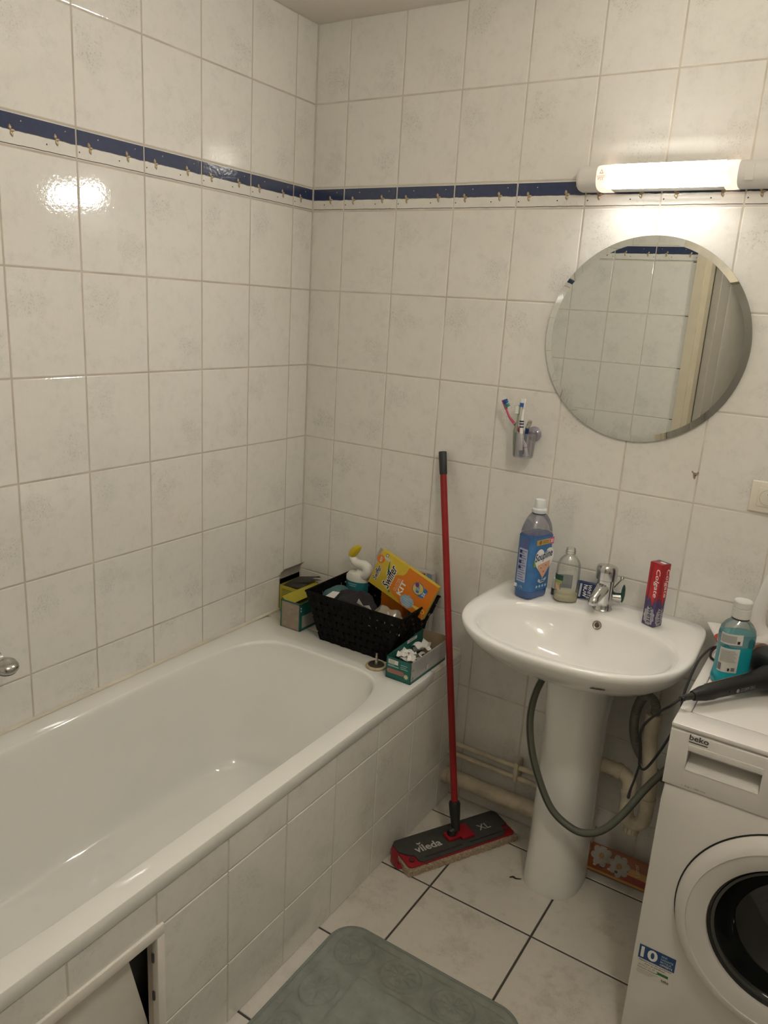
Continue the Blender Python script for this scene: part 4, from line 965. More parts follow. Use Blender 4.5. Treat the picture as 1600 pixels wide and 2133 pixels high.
yb = thing('glove_carton', 'yellow carton with torn open dark flaps in the bath corner', 'box', (.05, -.075, TZ))
x0, x1, y0, y1, hh = .004, .092, -.126, -.012, .100
MB().box((x0, y0, TZ), (x1, y1, TZ + .0015)).box((x0, y0, TZ), (x1, y0 + t, TZ + hh)).box((x0, y1 - t, TZ), (x1, y1, TZ + hh)).box((x0, y0, TZ), (x0 + t, y1, TZ + hh)).box((x1 - t, y0, TZ), (x1, y1, TZ + hh)).build('carton', YEL2, yb)
for k in range(7): decal(yb, 'printed_line', P('print_green', (.06, .10, .03), .6), rect(.010, .085 - k * .006, .06 - .008 * (k % 3), .087 - k * .006), (x0, y0, TZ), (1, 0, 0), (0, 0, 1), .0005)
DKC = P('dark_flap', (.05, .045, .035), .6, var=.2, vscale=40)
z1 = TZ + hh
def ribbon(a, b_, prof, th=.0009):
    r0 = [[Vector(a) + Vector(p), Vector(b_) + Vector(p), Vector(b_) + Vector(p) + Vector((0, 0, th)), Vector(a) + Vector(p) + Vector((0, 0, th))] for p in prof]
    return MB().loft(r0)
ribbon((x0, y0, z1), (x0, y1, z1), [(0, 0, 0), (.0, 0, .02), (.004, 0, .045), (.02, 0, .062)]).build('torn_flap', GREYCARD, yb)
ribbon((x0 + .012, y0 + .002, z1 - .003), (x1 + .004, y0 + .012, z1 + .004), [(0, 0, 0), (.006, .03, .010), (.014, .06, .016), (.02, .09, .012)]).build('dark_flap', DKC, yb)
ribbon((x0 + .024, y0 + .028, z1 + .004), (x1 + .012, y0 + .040, z1 + .020), [(0, 0, 0), (.010, .012, .016), (.028, .026, .024), (.034, .03, .020)]).build('dark_flap', DKC, yb)

# ================================================================== things on the wash basin
BZ = .8555
# ---- fabric softener bottle
sb = thing('softener_bottle', 'tall blue fabric softener bottle standing on the basin', 'bottle', (.953, -.118, BZ), math.radians(72))
# local frame: x = across the front label, -y = front; the front faces +x in the room
def rr_ring(w, d, r, z, n=6): return [(x, y, z) for x, y in rrect(-w / 2, -d / 2, w / 2, d / 2, min(r, d * .49, w * .49), n)]
SBL = thin_clear('bottle_tint', (.78, .775, .82), .2, .06, .12, (.45, .45, .50))
SOFT = P('softener_blue', (.035, .10, .30), .22, var=.08, coat=.3)
b = MB().loft([rr_ring(.088, .056, .018, 0), rr_ring(.094, .060, .02, .004), rr_ring(.096, .062, .02, .03), rr_ring(.098, .063, .02, .12), rr_ring(.098, .063, .02, .175), rr_ring(.096, .062, .022, .190), rr_ring(.096, .062, .03, .192)], True, True)
b.build('liquid', SOFT, sb, False, 50)
rings = [rr_ring(.0965, .0625, .0225, .1921), rr_ring(.095, .062, .026, .205), rr_ring(.087, .059, .028, .220), rr_ring(.072, .053, .026, .234), rr_ring(.054, .046, .0225, .244), rr_ring(.040, .040, .0199, .250)]
MB().loft(rings, False, False).build('clear_shoulder', SBL, sb, False, 60)
MB().lathe([(.0185, .247), (.0205, .249), (.0205, .252)], 28).build('neck_ring', P('dark_blue_ring', (.03, .04, .07), .3), sb, False)
CAPW = P('frosted_cap', (.66, .69, .70), .35, var=.03)
MB().lathe([(.0205, .252), (.0215, .2535), (.0215, .262), (.019, .2655), (.0150, .266)], 32).build('cap_collar', CAPW, sb, False)
MB().lathe([(.0152, .266), (.0150, .288), (.0135, .2905), (.0001, .2905)], 32).build('cap', CAPW, sb, False)
fo, fr_, fu = (-.049, -.0315, 0), (1, 0, 0), (0, 0, 1)
LBL = P('label_skyblue', (.05, .175, .42), .4, var=.28, vscale=26)
b = MB(); ring = [(x * 1.006, y * 1.01) for x, y in rrect(-.049, -.0315, .049, .0315, .02, 8)]
b.loft([[(x, y, z) for x, y in ring] for z in (.024, .186)], False, False).build('label_sleeve', LBL, sb, False, 60)
def sbd(name, mat, pts, off=.0012): return decal(sb, name, mat, pts, fo, fr_, fu, off, False)
sbd('gold_band', P('band_gold', (.55, .35, .08), .4), rect(.014, .164, .078, .180)); sbd('pink_flash', P('flash_pink', (.62, .08, .22), .4), rect(.072, .162, .090, .182), .0016)
lettering(sb, '30', WHITEINK, (-.049 + .074, -.0315, .166), fr_, fu, w=.013, h=.011, off=.002, world=False, bold=.02)
for k in range(2): sbd('band_print', P('band_brown', (.22, .12, .03), .5), rect(.040, .168 + k * .005, .066, .1705 + k * .005), .0016)
sbd('band_badge', P('band_brown', (.22, .12, .03), .5), disc(.030, .172, .0065), .0016)
heart = []
for i in range(48):
    a = 2 * PI * i / 48; hx2 = 16 * math.sin(a) ** 3; hy2 = 13 * math.cos(a) - 5 * math.cos(2 * a) - 2 * math.cos(3 * a) - math.cos(4 * a)
    heart.append((.055 + hx2 * .0026, .112 + hy2 * .0033))
sbd('green_hill', P('hill_green', (.20, .36, .06), .5), [(.010, .118), (.020, .122), (.030, .120), (.030, .098), (.010, .100)], .0011)
sbd('white_heart', WHITEINK, heart[::-1], .0014)
SKIN = P('baby_print', (.68, .40, .28), .5, var=.12, vscale=60)
sbd('face_print', SKIN, [(.028, .103), (.082, .112), (.082, .098), (.070, .078), (.056, .060), (.042, .077), (.030, .094)][::-1] [::-1], .0017)
for x, y in ((.044, .093), (.064, .099)): sbd('face_eye', P('print_brown', (.10, .05, .03), .5), disc(x, y, .0028, .0014), .0020)
sbd('face_mouth', P('print_rose', (.5, .16, .12), .5), disc(.057, .080, .006, .0018), .0020)
lettering(sb, 'Soupline', NAVYINK, (-.049 + .016, -.0315, .107), Vector((1, 0, .14)), fu, w=.076, h=.031, off=.0024, shear=.25, bold=.012, world=False)
sbd('white_ribbon', P('ribbon_pale', (.55, .62, .70), .5), [(.036, .052), (.048, .046), (.064, .048), (.074, .056), (.072, .062), (.060, .056), (.048, .055), (.038, .060)], .0014)
sbd('ribbon_print', NAVYINK, rect(.046, .0505, .064, .0535), .0018)
for k in range(4): sbd('round_icon', P('ribbon_pale', (.55, .62, .70), .5), disc(.034 + k * .013, .036, .004), .0014)
# side label with the small print
so2 = (-.049, .0315, 0)
def ssd(name, mat, pts, off=.0012): return decal(sb, name, mat, pts, (-.0493, .0315, 0), (0, -1, 0), (0, 0, 1), off, False)
ssd('text_panel', P('panel_lilac', (.42, .45, .58), .5), rect(.016, .05, .047, .150)); ssd('text_panel', P('panel_navy', (.09, .12, .28), .5), rect(.018, .150, .048, .181))
for k in range(13): ssd('text_line', P('print_navy2', (.13, .16, .33), .5), rect(.018, .055 + k * .0072, .044 - .004 * (k % 3), .0575 + k * .0072), .0016)
for z in (.088, .104, .122, .136): ssd('pictogram', NAVYINK, rect(.019, z, .028, z + .009), .002)
ssd('size_square', PAPER, rect(.010, .030, .020, .041)); lettering(sb, '1,15L', P('ribbon_pale', (.55, .62, .70), .5), (-.0493, .0315 - .024, .031), (0, -1, 0), (0, 0, 1), w=.018, h=.008, off=.0016, world=False)

# ---- clear hand-soap bottle, nearly empty
gl = thing('soap_bottle', 'clear open soap bottle with a little yellow liquid', 'bottle', (1.052, -.092, BZ), math.radians(25))
CLR = thin_clear('clear_bottle', (.965, .97, .95), .25, .04, .025, (.7, .72, .68))
def el(a, b_, z, n=32): return [(sup(a, b_, 2.4, 2 * PI * i / n)[0], sup(a, b_, 2.4, 2 * PI * i / n)[1], z) for i in range(n)]
MB().loft([el(.031, .022, .0012), el(.034, .0245, .004), el(.0345, .025, .02), el(.034, .0245, .09), el(.033, .024, .108), el(.029, .022, .122), el(.021, .018, .132), el(.0145, .0145, .137), el(.0135, .0135, .139), el(.0135, .0135, .158), el(.0125, .0125, .159)], True, False).build('bottle_wall', CLR, gl, False, 60)
for z in (.143, .149): 
    ring = [(.0142 * math.cos(2 * PI * i / 24), .0142 * math.sin(2 * PI * i / 24), z + .003 * i / 24) for i in range(25)]
    MB().tube(ring, .0011, 6).build('neck_thread', CLR, gl, False)
MB().loft([el(.030, .021, .002), el(.033, .0235, .005), el(.0335, .024, .022), el(.0330, .0236, .0235)]).build('liquid', P('soap_liquid', (.74, .68, .42), .12, trans=.3, ior=1.33), gl, False, 60)
def wrap(parent, name, mat, a, b_, a0, a1, z0, z1, world=False, k=1.012):
    r0 = []; m = 12
    for q in range(m + 1):
        th = math.radians(a0 + (a1 - a0) * q / m); x, y = sup(a * k, b_ * k, 2.4, th); r0.append((x, y))
    return MB().loft([[(x, y, z) for x, y in r0] for z in (z0, z1)], False, False, False).build(name, mat, parent, world, 60)
wrap(gl, 'green_label', P('label_dark_green', (.012, .06, .04), .5), .0345, .025, 175, 245, .066, .082); wrap(gl, 'lime_label', P('label_lime', (.25, .36, .10), .5), .0345, .025, 190, 240, .056, .066); wrap(gl, 'flower_label', P('label_peach', (.58, .40, .26), .5, var=.4, vscale=90), .0345, .025, 180, 232, .036, .058)
wrap(gl, 'back_label', P('label_slate', (.10, .13, .17), .5, var=.3, vscale=60), .0345, .025, 60, 130, .028, .07)
# ---- small white pot behind the two bottles
sp_ = thing('cream_tube', 'small white and dark tube behind the clear soap bottle', 'tube', (1.012, -.068, BZ))
MB().lathe([(.0001, 0), (.013, 0), (.0135, .002), (.0135, .020)], 24, Matrix.Translation((1.012, -.064, BZ))).build('dark_cap', DARKGREY, sp_)
MB().lathe([(.0130, .020), (.0135, .03), (.0105, .05), (.006, .054), (.0001, .055)], 24, Matrix.Translation((1.012, -.064, BZ))).build('white_body', WHB, sp_)
# ---- toothpaste tube lying on its side against the wall
tn = thing('toothpaste_tube', 'dark blue toothpaste tube lying behind the basin tap', 'tube', (1.105, -.045, BZ))
To = Vector((1.070, -.062, BZ + .004)); Tr = Vector((1, .18, .03)).normalized(); Tu = Vector((0, .22, 1)).normalized()
def tub_el(x, hw, th, n=16):
    c = To + Tr * x + Tu * .026; nn = Tr.cross(Tu).normalized()
    return [c + Tu * hw * math.sin(2 * PI * i / n) + nn * th * math.cos(2 * PI * i / n) for i in range(n)]
NAVY = P('tube_navy', (.012, .03, .11), .3, var=.06)
MB().loft([tub_el(0, .027, .0012), tub_el(.012, .027, .003), tub_el(.05, .025, .009), tub_el(.095, .021, .013), tub_el(.10, .018, .012)]).build('tube_body', NAVY, tn)
def on_t(x, y, h_=.0): return To + Tr * x + Tu * y
TN2 = Tr.cross(Tu).normalized()
Nf = Tr.cross(Tu); tilt_u = (Tu).normalized()
lettering(tn, 'NOW', WHITEINK, To + Tr * .022 + Tu * .044 - Vector((0, .006, 0)), -Tu, Tr, w=.036, h=.012, off=.0, bold=.02)
lettering(tn, 'WHITE', WHITEINK, To + Tr * .036 + Tu * .046 - Vector((0, .009, 0)), -Tu, Tr, w=.042, h=.010, off=.0, bold=.01, shear=.2)
decal(tn, 'white_panel', P('tube_pale', (.45, .48, .52), .5), rect(0, 0, .040, .006), To + Tr * .011 + Tu * .046 - Vector((0, .0052, 0)), -Tu, Tr, .0)
MB().tube([on_t(.0995, .026), on_t(.112, .026)], .0115, 16).build('cap', WHB, tn)
# ---- upright toothpaste carton
cg = thing('toothpaste_box', 'upright red and purple toothpaste carton on the basin edge', 'box', (1.3045, -.105, BZ), math.radians(-24))
W2, D2, H2 = .0385, .0350, .178
CRED = P('carton_red', (.42, .012, .018), .28, var=.05); CPUR = P('carton_purple', (.075, .05, .15), .3, var=.25, vscale=70); CSIL = P('carton_silver', (.45, .44, .47), .3, .3, var=.2, vscale=120)
MB().rbox((-W2 / 2, -D2 / 2, 0), (W2 / 2, D2 / 2, H2), .0008).build('carton', CPUR, cg, False)
def face(o, r):
    def d(name, mat, pts, off=.0004): decal(cg, name, mat, pts, o, r, (0, 0, 1), off, False)
    w = W2 if abs(r[0]) > .5 else D2
    zig = [(w * k / 8, .072 + (.010 if k % 2 else 0) + .004 * math.sin(k * 2.1)) for k in range(9)]
    d('red_field', CRED, zig + [(w, H2 - .0006), (0, H2 - .0006)])
    d('dark_edge', P('carton_darkred', (.16, .01, .015), .3), [(w * .16, .076), (w * .22, .076), (w * .22, H2 - .012), (w * .30, H2 - .004), (w * .26, H2 - .004), (w * .16, H2 - .016)], .0006)
    d('red_leaf', P('carton_red2', (.50, .012, .02), .25), [(w * .40, .165), (w * .31, .14), (w * .31, .11), (w * .42, .085), (w * .66, .056), (w * .93, .100), (w * .95, .160), (w * .7, .172)][::-1], .0007)
    burst = [(w * .52 + (w * .46 if i % 2 else w * .40) * math.cos(2 * PI * i / 22), .027 + (.030 if i % 2 else .024) * math.sin(2 * PI * i / 22)) for i in range(22)]
    d('silver_burst', CSIL, [(min(max(x, .0008), w - .0008), max(y, .0012)) for x, y in burst], .0006)
    O = Vector(o); R2 = Vector(r)
    lettering(cg, 'Colgate', WHITEINK, O + R2 * (w * .50) + Vector((0, 0, .163)), (0, 0, -1), r, w=.080, h=.0165, off=.0010, bold=.006, shear=.12, world=False)
    lettering(cg, 'WHITE', NAVYINK, O + R2 * (w * .40) + Vector((0, 0, .057)), (0, 0, -1), r, w=.050, h=.0105, off=.0010, bold=.02, world=False)
    lettering(cg, 'BRILLIANT', P('carton_violet_ink', (.20, .15, .30), .4), O + R2 * (w * .74) + Vector((0, 0, .052)), (0, 0, -1), r, w=.040, h=.0055, off=.0010, world=False)
    lettering(cg, 'DEEP PURPLE', GREYINK, O + R2 * (w * .24) + Vector((0, 0, .050)), (0, 0, -1), r, w=.038, h=.0036, off=.0010, world=False)
face((-W2 / 2, -D2 / 2, 0), (1, 0, 0)); face((W2 / 2, -D2 / 2, 0), (0, 1, 0))
decal(cg, 'top_red', CRED, [(-W2 / 2, -D2 / 2), (W2 / 2, -D2 / 2), (W2 / 2, D2 * .2), (-W2 / 2, -D2 * .15)], (0, 0, H2), (1, 0, 0), (0, 1, 0), .0004, False)
decal(cg, 'top_label', PAPER, rect(-.002, -.004, .015, .006), (0, 0, H2), (1, 0, 0), (0, 1, 0), .0008, False)

# ================================================================== toothbrush cup stuck to the wall
cu = thing('toothbrush_cup', 'clear plastic toothbrush cup stuck to the tiles by the mirror', 'cup', (.855, -.045, 1.245))
CUPM = thin_clear('cup_plastic', (.93, .925, .95), .3, .05, .07, (.62, .60, .68))
CX, CY = .855, -.045
MB().lathe([(.0001, 1.2475), (.026, 1.2475), (.0265, 1.2455), (.0285, 1.2455), (.030, 1.249), (.0345, 1.318), (.0352, 1.3195), (.0340, 1.3195), (.0325, 1.317), (.0283, 1.250)], 36, Matrix.Translation((CX, CY, 0))).build('cup_wall', CUPM, cu, True, 50)
MB().lathe([(.0001, .0), (.0215, .0015), (.0225, .0035), (.018, .006), (.009, .010), (.0065, .016), (.0065, .020), (.0001, .020)], 32, Matrix.Translation((.868, 0, 1.312)) @ Matrix.Rotation(PI / 2, 4, 'X')).build('suction_pad', thin_clear('pad_violet', (.70, .68, .78), .3, .08, .45, (.50, .47, .56)), cu, True, 50)
MB().rbox((.874, -.022, 1.298), (.884, -.012, 1.326), .003).build('hook_tab', CUPM, cu)
def brush(name, label, pts, radii, mat, bands, head_mat, bristles, bd):
    t_ = thing(name, label, 'toothbrush', pts[0], 0, 'toothbrushes in the wall cup')
    pts = [Vector(p) for p in pts]
    MB().tube(pts, radii, 12, 4).build('brush_handle', mat, t_)
    d = (pts[-1] - pts[-2]).normalized(); bdv = Vector(bd); bdv = (bdv - d * bdv.dot(d)).normalized(); sd = d.cross(bdv)
    hc = pts[-1]; Mh = Matrix.Identity(4)
    for i in range(3): Mh[i][0] = sd[i]; Mh[i][1] = bdv[i]; Mh[i][2] = d[i]; Mh[i][3] = hc[i]
    MB().rbox((-.0055, -.0025, -.004), (.0055, .0025, .027), .0024, 3, Mh).build('brush_head', head_mat, t_)
    for z0_, z1_, m_, hgt in bristles:
        nrow = max(1, int((z1_ - z0_) / .003)); b = MB()
        for r in range(nrow):
            for c in range(4):
                x_ = -.0042 + c * .0028; z_ = z0_ + (r + .5) * (z1_ - z0_) / nrow
                b.rbox((x_ - .0012, .002, z_ - .0013), (x_ + .0012, .002 + hgt + .0008 * math.sin(r * 2 + c), z_ + .0013), .0003, 1, Mh)
        o = b.build('bristles', m_, t_); o['kind'] = 'stuff'
    for f, L_, m_ in bands:
        cp_ = catmull(pts, 4); k = int(f * (len(cp_) - 1)); p = cp_[k]; dd = (cp_[min(k + 1, len(cp_) - 1)] - cp_[max(0, k - 1)]).normalized()
        rad = radii[min(len(radii) - 1, int(f * (len(radii) - 1)))] * 1.12
        MB().tube([p - dd * L_ / 2, p + dd * L_ / 2], rad, 12).build('grip_band', m_, t_)
PINK = P('brush_pink', (.52, .06, .16), .35); BRW = P('brush_white', (.76, .75, .70), .35); BRB = P('bristle_blue', (.02, .10, .36), .6); BRG = P('bristle_green', (.06, .28, .25), .6); SAGE = P('brush_sage', (.25, .29, .20), .4); BRWH = P('bristle_white', (.72, .76, .70), .6)
brush('toothbrush', 'pink and white toothbrush leaning left in the wall cup', [(.866, -.040, 1.252), (.850, -.044, 1.30), (.826, -.048, 1.335), (.803, -.050, 1.358), (.789, -.050, 1.383)], [.0045, .005, .0048, .0034, .003], PINK, [(.08, .026, BRW), (.20, .026, BRW), (.32, .022, BRW), (.52, .003, BRW), (.57, .003, BRW), (.62, .003, BRW)], PINK, [(.001, .011, BRG, .0125), (.013, .025, BRB, .0115)], (.9, -.3, .2))
brush('toothbrush', 'sage green toothbrush with white bristles in the wall cup', [(.835, -.058, 1.250), (.832, -.060, 1.29), (.830, -.060, 1.325), (.834, -.058, 1.35), (.8335, -.056, 1.372)], [.0055, .0062, .0058, .0036, .0032], SAGE, [], SAGE, [(.001, .022, BRWH, .0105)], (-.85, -.5, .1))
brush('toothbrush', 'white toothbrush with navy rings standing tallest in the wall cup', [(.852, -.052, 1.250), (.848, -.053, 1.29), (.845, -.053, 1.335), (.843, -.052, 1.365), (.844, -.050, 1.391)], [.005, .0062, .0058, .0044, .0036], BRW, [(.10, .018, P('brush_slate', (.10, .13, .20), .5)), (.50, .004, NAVYINK), (.57, .004, NAVYINK), (.64, .004, NAVYINK)], BRW, [(.001, .013, BRB, .010), (.013, .025, BRWH, .010)], (-.8, -.55, .1))
rz = thing('razor', 'navy blue razor with shiny end standing in the wall cup', 'razor', (.872, -.05, 1.25))
MB().tube([(.848, -.030, 1.252), (.857, -.042, 1.30), (.862, -.048, 1.335)], [.004, .0055, .006], 12, 4).build('razor_handle', P('razor_navy', (.015, .035, .12), .3), rz)
MB().tube([(.862, -.048, 1.334), (.868, -.050, 1.349), (.870, -.051, 1.356)], [.0062, .0066, .0055], 14, 3).build('razor_end', P('razor_silver', (.55, .52, .46), .2, .9), rz)

# ================================================================== wall socket
ol = thing('wall_socket', 'cream wall socket above the washing machine', 'socket', (1.521, 0, 1.235))
CRM = P('socket_cream', (.72, .68, .58), .35)
MB().rbox((-.043, -.008, -.041), (.043, .0, .041), .003, 3).build('socket_frame', CRM, ol, False)
MB().rbox((-.025, -.0105, -.025), (.025, -.006, .025), .002).build('socket_insert', P('socket_insert', (.70, .665, .57), .35), ol, False)
MB().lathe([(.0205, .011), (.0195, .0110), (.0185, .007), (.0001, .0065)], 32, Matrix.Rotation(PI / 2, 4, 'X')).build('socket_well', P('socket_shade', (.48, .44, .36), .45), ol, False)
for x in (-.0095, .0095): MB().lathe([(.0027, .0068), (.0027, .0078), (.0001, .0079)], 12, Matrix.Translation((x, 0, 0)) @ Matrix.Rotation(PI / 2, 4, 'X')).build('socket_hole', INK, ol, False)
MB().lathe([(.0024, .006), (.0024, .014), (.0001, .016)], 12, Matrix.Translation((0, 0, .010)) @ Matrix.Rotation(PI / 2, 4, 'X')).build('earth_pin', CHROME, ol, False)
# chipped screw hole beside the grout
chip = decal(wb, 'chipped_glaze', P('chip_brown', (.30, .22, .16), .8, var=.3, vscale=200), [(0, 0), (.006, .003), (.009, .009), (.007, .014), (.003, .009), (-.005, .010), (-.008, .014), (-.011, .011), (-.006, .006), (-.004, -.005), (0, -.009), (.003, -.004)], (1.3350, 0, 1.2605), (1, 0, 0), (0, 0, 1), .0003)
decal(wb, 'screw_hole', INK, disc(.001, .001, .0018), (1.3350, 0, 1.2605), (1, 0, 0), (0, 0, 1), .0006)

# ================================================================== things on the washing machine
WZ = .8512
mw = thing('mouthwash_bottle', 'clear bottle of teal mouthwash on the washing machine', 'bottle', (1.540, -.335, WZ), math.radians(32))
TEAL = P('mouthwash_teal', (.02, .42, .50), .10, trans=.35, ior=1.33)
MCL = thin_clear('mouthwash_clear', (.84, .90, .90), .3, .04, .05, (.5, .6, .6))
def me_(a, b_, z, n=40, p=3.2): return [(sup(a, b_, p, 2 * PI * i / n)[0], sup(a, b_, p, 2 * PI * i / n)[1], z) for i in range(n)]
MB().loft([me_(.034, .024, 0), me_(.0395, .0285, .004), me_(.0405, .0295, .014), me_(.039, .028, .024), me_(.0375, .027, .034), me_(.0372, .0265, .036), me_(.0372, .0265, .095), me_(.0385, .0275, .099), me_(.0385, .0275, .112), me_(.0380, .027, .126), me_(.0375, .0268, .1265)]).build('liquid', TEAL, mw, False, 40)
MB().loft([me_(.0386, .0276, .0985), me_(.0392, .0282, .102), me_(.0392, .0282, .122), me_(.036, .027, .138), me_(.029, .024, .150, 40, 2.6), me_(.021, .020, .157, 40, 2.2), me_(.0185, .0185, .160, 40, 2)], False, False).build('clear_shoulder', MCL, mw, False, 60)
MB().lathe([(.0185, .160), (.0196, .161), (.0196, .163), (.0185, .164)], 28).build('neck_ring', DARKGREY, mw, False)
CAPC = P('cap_translucent', (.60, .60, .57), .3, var=.03)
b = MB().lathe([(.0185, .164), (.0205, .165), (.0203, .186), (.0196, .187), (.0196, .1885), (.0202, .1895), (.0200, .203), (.018, .2055), (.014, .2050), (.0001, .2045)], 36); b.build('cap', CAPC, mw, False, 30)
def mwrap(name, mat, a0, a1, z0, z1, k=1.012, a=.0385, b_=.0275):
    r0 = []; 
    for q in range(15):
        th = math.radians(a0 + (a1 - a0) * q / 14); x, y = sup(a * k, b_ * k, 3.2, th); r0.append((x, y))
    return MB().loft([[(x, y, z) for x, y in r0] for z in (z0, z1)], False, False, False).build(name, mat, mw, False, 60)
LBP = P('label_palegrey', (.60, .60, .57), .5)
mwrap('upper_label', LBP, 195, 272, .105, .131, 1.03, .0385, .0275); mwrap('upper_label_panel', P('label_midgrey', (.36, .36, .34), .5), 200, 252, .109, .127, 1.045)
mwrap('back_label', LBP, 200, 270, .036, .095, 1.02, .0376, .0268)
for k in range(9): mwrap('label_line', P('label_midgrey', (.36, .36, .34), .5), 208, 262 - 4 * (k % 3), .062 + k * .0033, .0634 + k * .0033, 1.04, .0376, .0268)
for k in range(5): mwrap('barcode_bar', INK, 204 + k * 3.2, 205.6 + k * 3.2, .040, .057, 1.04, .0376, .0268)
mwrap('label_mark', INK, 240, 246, .040, .047, 1.04, .0376, .0268); mwrap('label_mark', INK, 256, 264, .108, .115, 1.05); mwrap('label_mark', GREYINK, 250, 262, .040, .049, 1.04, .0376, .0268)
# ---- white jug at the edge of the picture
jg = thing('detergent_jug', 'large white detergent jug with moulded handle behind the mouthwash', 'jug', (1.635, -.17, WZ))
JW = P('jug_white', (.74, .72, .68), .32, var=.02)
def jr(x0_, x1_, d, z, r=.03): return [(x, y - .17, z) for x, y in rrect(x0_, -d / 2, x1_, d / 2, min(r, d * .48), 6)]
MB().loft([jr(1.572, 1.722, .085, WZ), jr(1.566, 1.728, .092, WZ + .006), jr(1.564, 1.730, .094, WZ + .05), jr(1.572, 1.730, .094, WZ + .075), jr(1.618, 1.730, .092, WZ + .11), jr(1.630, 1.730, .090, WZ + .17), jr(1.640, 1.726, .084, WZ + .23), jr(1.658, 1.718, .06, WZ + .262), jr(1.668, 1.708, .04, WZ + .27, .0199)]).build('jug_body', JW, jg, True, 50)
MB().tube([(1.600, -.17, WZ + .066), (1.573, -.17, WZ + .085), (1.564, -.17, WZ + .12), (1.569, -.17, WZ + .17), (1.582, -.17, WZ + .225), (1.612, -.17, WZ + .258), (1.66, -.17, WZ + .262)], [.020, .0185, .0165, .016, .0165, .019, .02], 16, 6).build('jug_handle', JW, jg, True, 60)
MB().lathe([(.0205, .268), (.0235, .270), (.0235, .297), (.021, .30), (.0001, .30)], 28, Matrix.Translation((1.688, -.17, WZ))).build('jug_cap', P('jug_cap_blue', (.05, .12, .30), .4), jg)
# ---- small white and red tube between basin and mouthwash
rt = thing('ointment_tube', 'small white and red tube lying behind the mouthwash bottle', 'tube', (1.500, -.155, WZ))
Ra, Rb = Vector((1.452, -.030, WZ + .024)), Vector((1.520, -.205, WZ + .014))
rd = (Rb - Ra).normalized(); rs = rd.cross(Vector((0, 0, 1))).normalized(); ru = rs.cross(rd)
def rtr(f, w, t): 
    c = Ra + (Rb - Ra) * f; return [c + rs * w * math.cos(2 * PI * i / 16) + ru * t * math.sin(2 * PI * i / 16) for i in range(16)]
MB().loft([rtr(0, .018, .0012), rtr(.2, .0175, .006), rtr(.45, .0160, .010)]).build('tube_body', WHB, rt); MB().loft([rtr(.45, .0162, .0102), rtr(.62, .0148, .0112), rtr(.72, .0125, .0108)]).build('red_band', P('tube_red', (.55, .04, .03), .35), rt); MB().loft([rtr(.72, .009, .009), rtr(.90, .009, .009)]).build('cap', WHB, rt)
# ---- hair dryer with its cord
hd_ = thing('hair_dryer', 'black hair dryer with rosy metallic trim lying on the washing machine', 'hair dryer', (1.60, -.40, WZ))
HBK = P('dryer_black', (.007, .007, .008), .42, var=.1, bump=.05)
Ha, Hb = Vector((1.474, -.545, WZ + .024)), Vector((1.628, -.330, WZ + .040))
ad = (Hb - Ha).normalized(); asd = ad.cross(Vector((0, 0, 1))).normalized(); aup = asd.cross(ad)
def hr(f, w, t, n=24, p=2.6):
    c = Ha + (Hb - Ha) * f; out = []
    for i in range(n):
        x, y = sup(w, t, p, 2 * PI * i / n); out.append(c + asd * x + aup * y)
    return out
MB().loft([hr(.12, .010, .010), hr(.16, .0125, .012), hr(.22, .0175, .014), hr(.30, .0185, .0155), hr(.36, .0165, .015), hr(.55, .017, .0165), hr(.75, .0195, .019), hr(.9, .026, .024), hr(1.0, .030, .028)]).build('dryer_handle', HBK, hd_, True, 50)
MB().tube([Ha, Ha + ad * .006, Ha + ad * .012, Ha + ad * .036], [.0055, .0075, .0065, .0085], 14, 2).build('strain_relief', BLACKPL, hd_)
MB().lathe([(.0075, -.003), (.0075, .003), (.0045, .003), (.0045, -.003), (.0075, -.003)], 20, Matrix.Translation(Ha + ad * .003) @ asd.to_track_quat('Z', 'Y').to_matrix().to_4x4()).build('hanging_loop', BLACKPL, hd_)
ROSE = P('rose_metal', (.40, .25, .17), .35, .6, var=.08)
MB().loft([[Ha + ad * (.26 * f + 0) + (-asd) * w + aup * u_ for u_, w in ((-.004, .0183 + wv), (.011, .0165 + wv), (.012, .0172 + wv), (-.004, .0193 + wv))] for f, wv in ((.30, -.001), (.5, .0005), (.75, .003), (.92, .006))]).build('rose_strip', ROSE, hd_)
ba = Vector((.80, -.60, 0)).normalized(); bc = Hb + ad * .030 + Vector((0, 0, .004)); bq = ba.to_track_quat('Z', 'Y').to_matrix().to_4x4()
MBa = Matrix.Translation(bc) @ bq
MB().lathe([(.034, -.072), (.041, -.060), (.0435, -.03), (.0435, .03), (.040, .07), (.030, .115), (.026, .125), (.022, .125), (.0001, .10)], 36, MBa).build('barrel', HBK, hd_, True, 50)
MB().lathe([(.0001, -.094), (.030, -.092), (.038, -.084), (.041, -.073), (.0345, -.071)], 36, MBa).build('rear_cap', ROSE, hd_, True, 50)
lettering(hd_, 'CE 2200W 220-240V', P('dryer_print', (.20, .20, .20), .5), Ha + ad * .150 + asd * .0183 - aup * .004, ad, aup, w=.050, h=.007, off=.0008)
decal(hd_, 'rating_mark', P('dryer_print', (.20, .20, .20), .5), disc(0, 0, .0045, None, 18), Ha + ad * .142 + asd * .0181 - aup * .001, ad, aup, .0008)
for f in (.46, .84): MB().lathe([(.0024, -.001), (.0024, .0012), (.0001, .0013)], 12, Matrix.Translation(Ha + (Hb - Ha) * f + asd * (.0166 if f < .6 else .0215)) @ asd.to_track_quat('Z', 'Y').to_matrix().to_4x4()).build('screw_cap', INK, hd_)
CORD = P('cord_black', (.012, .012, .012), .4)
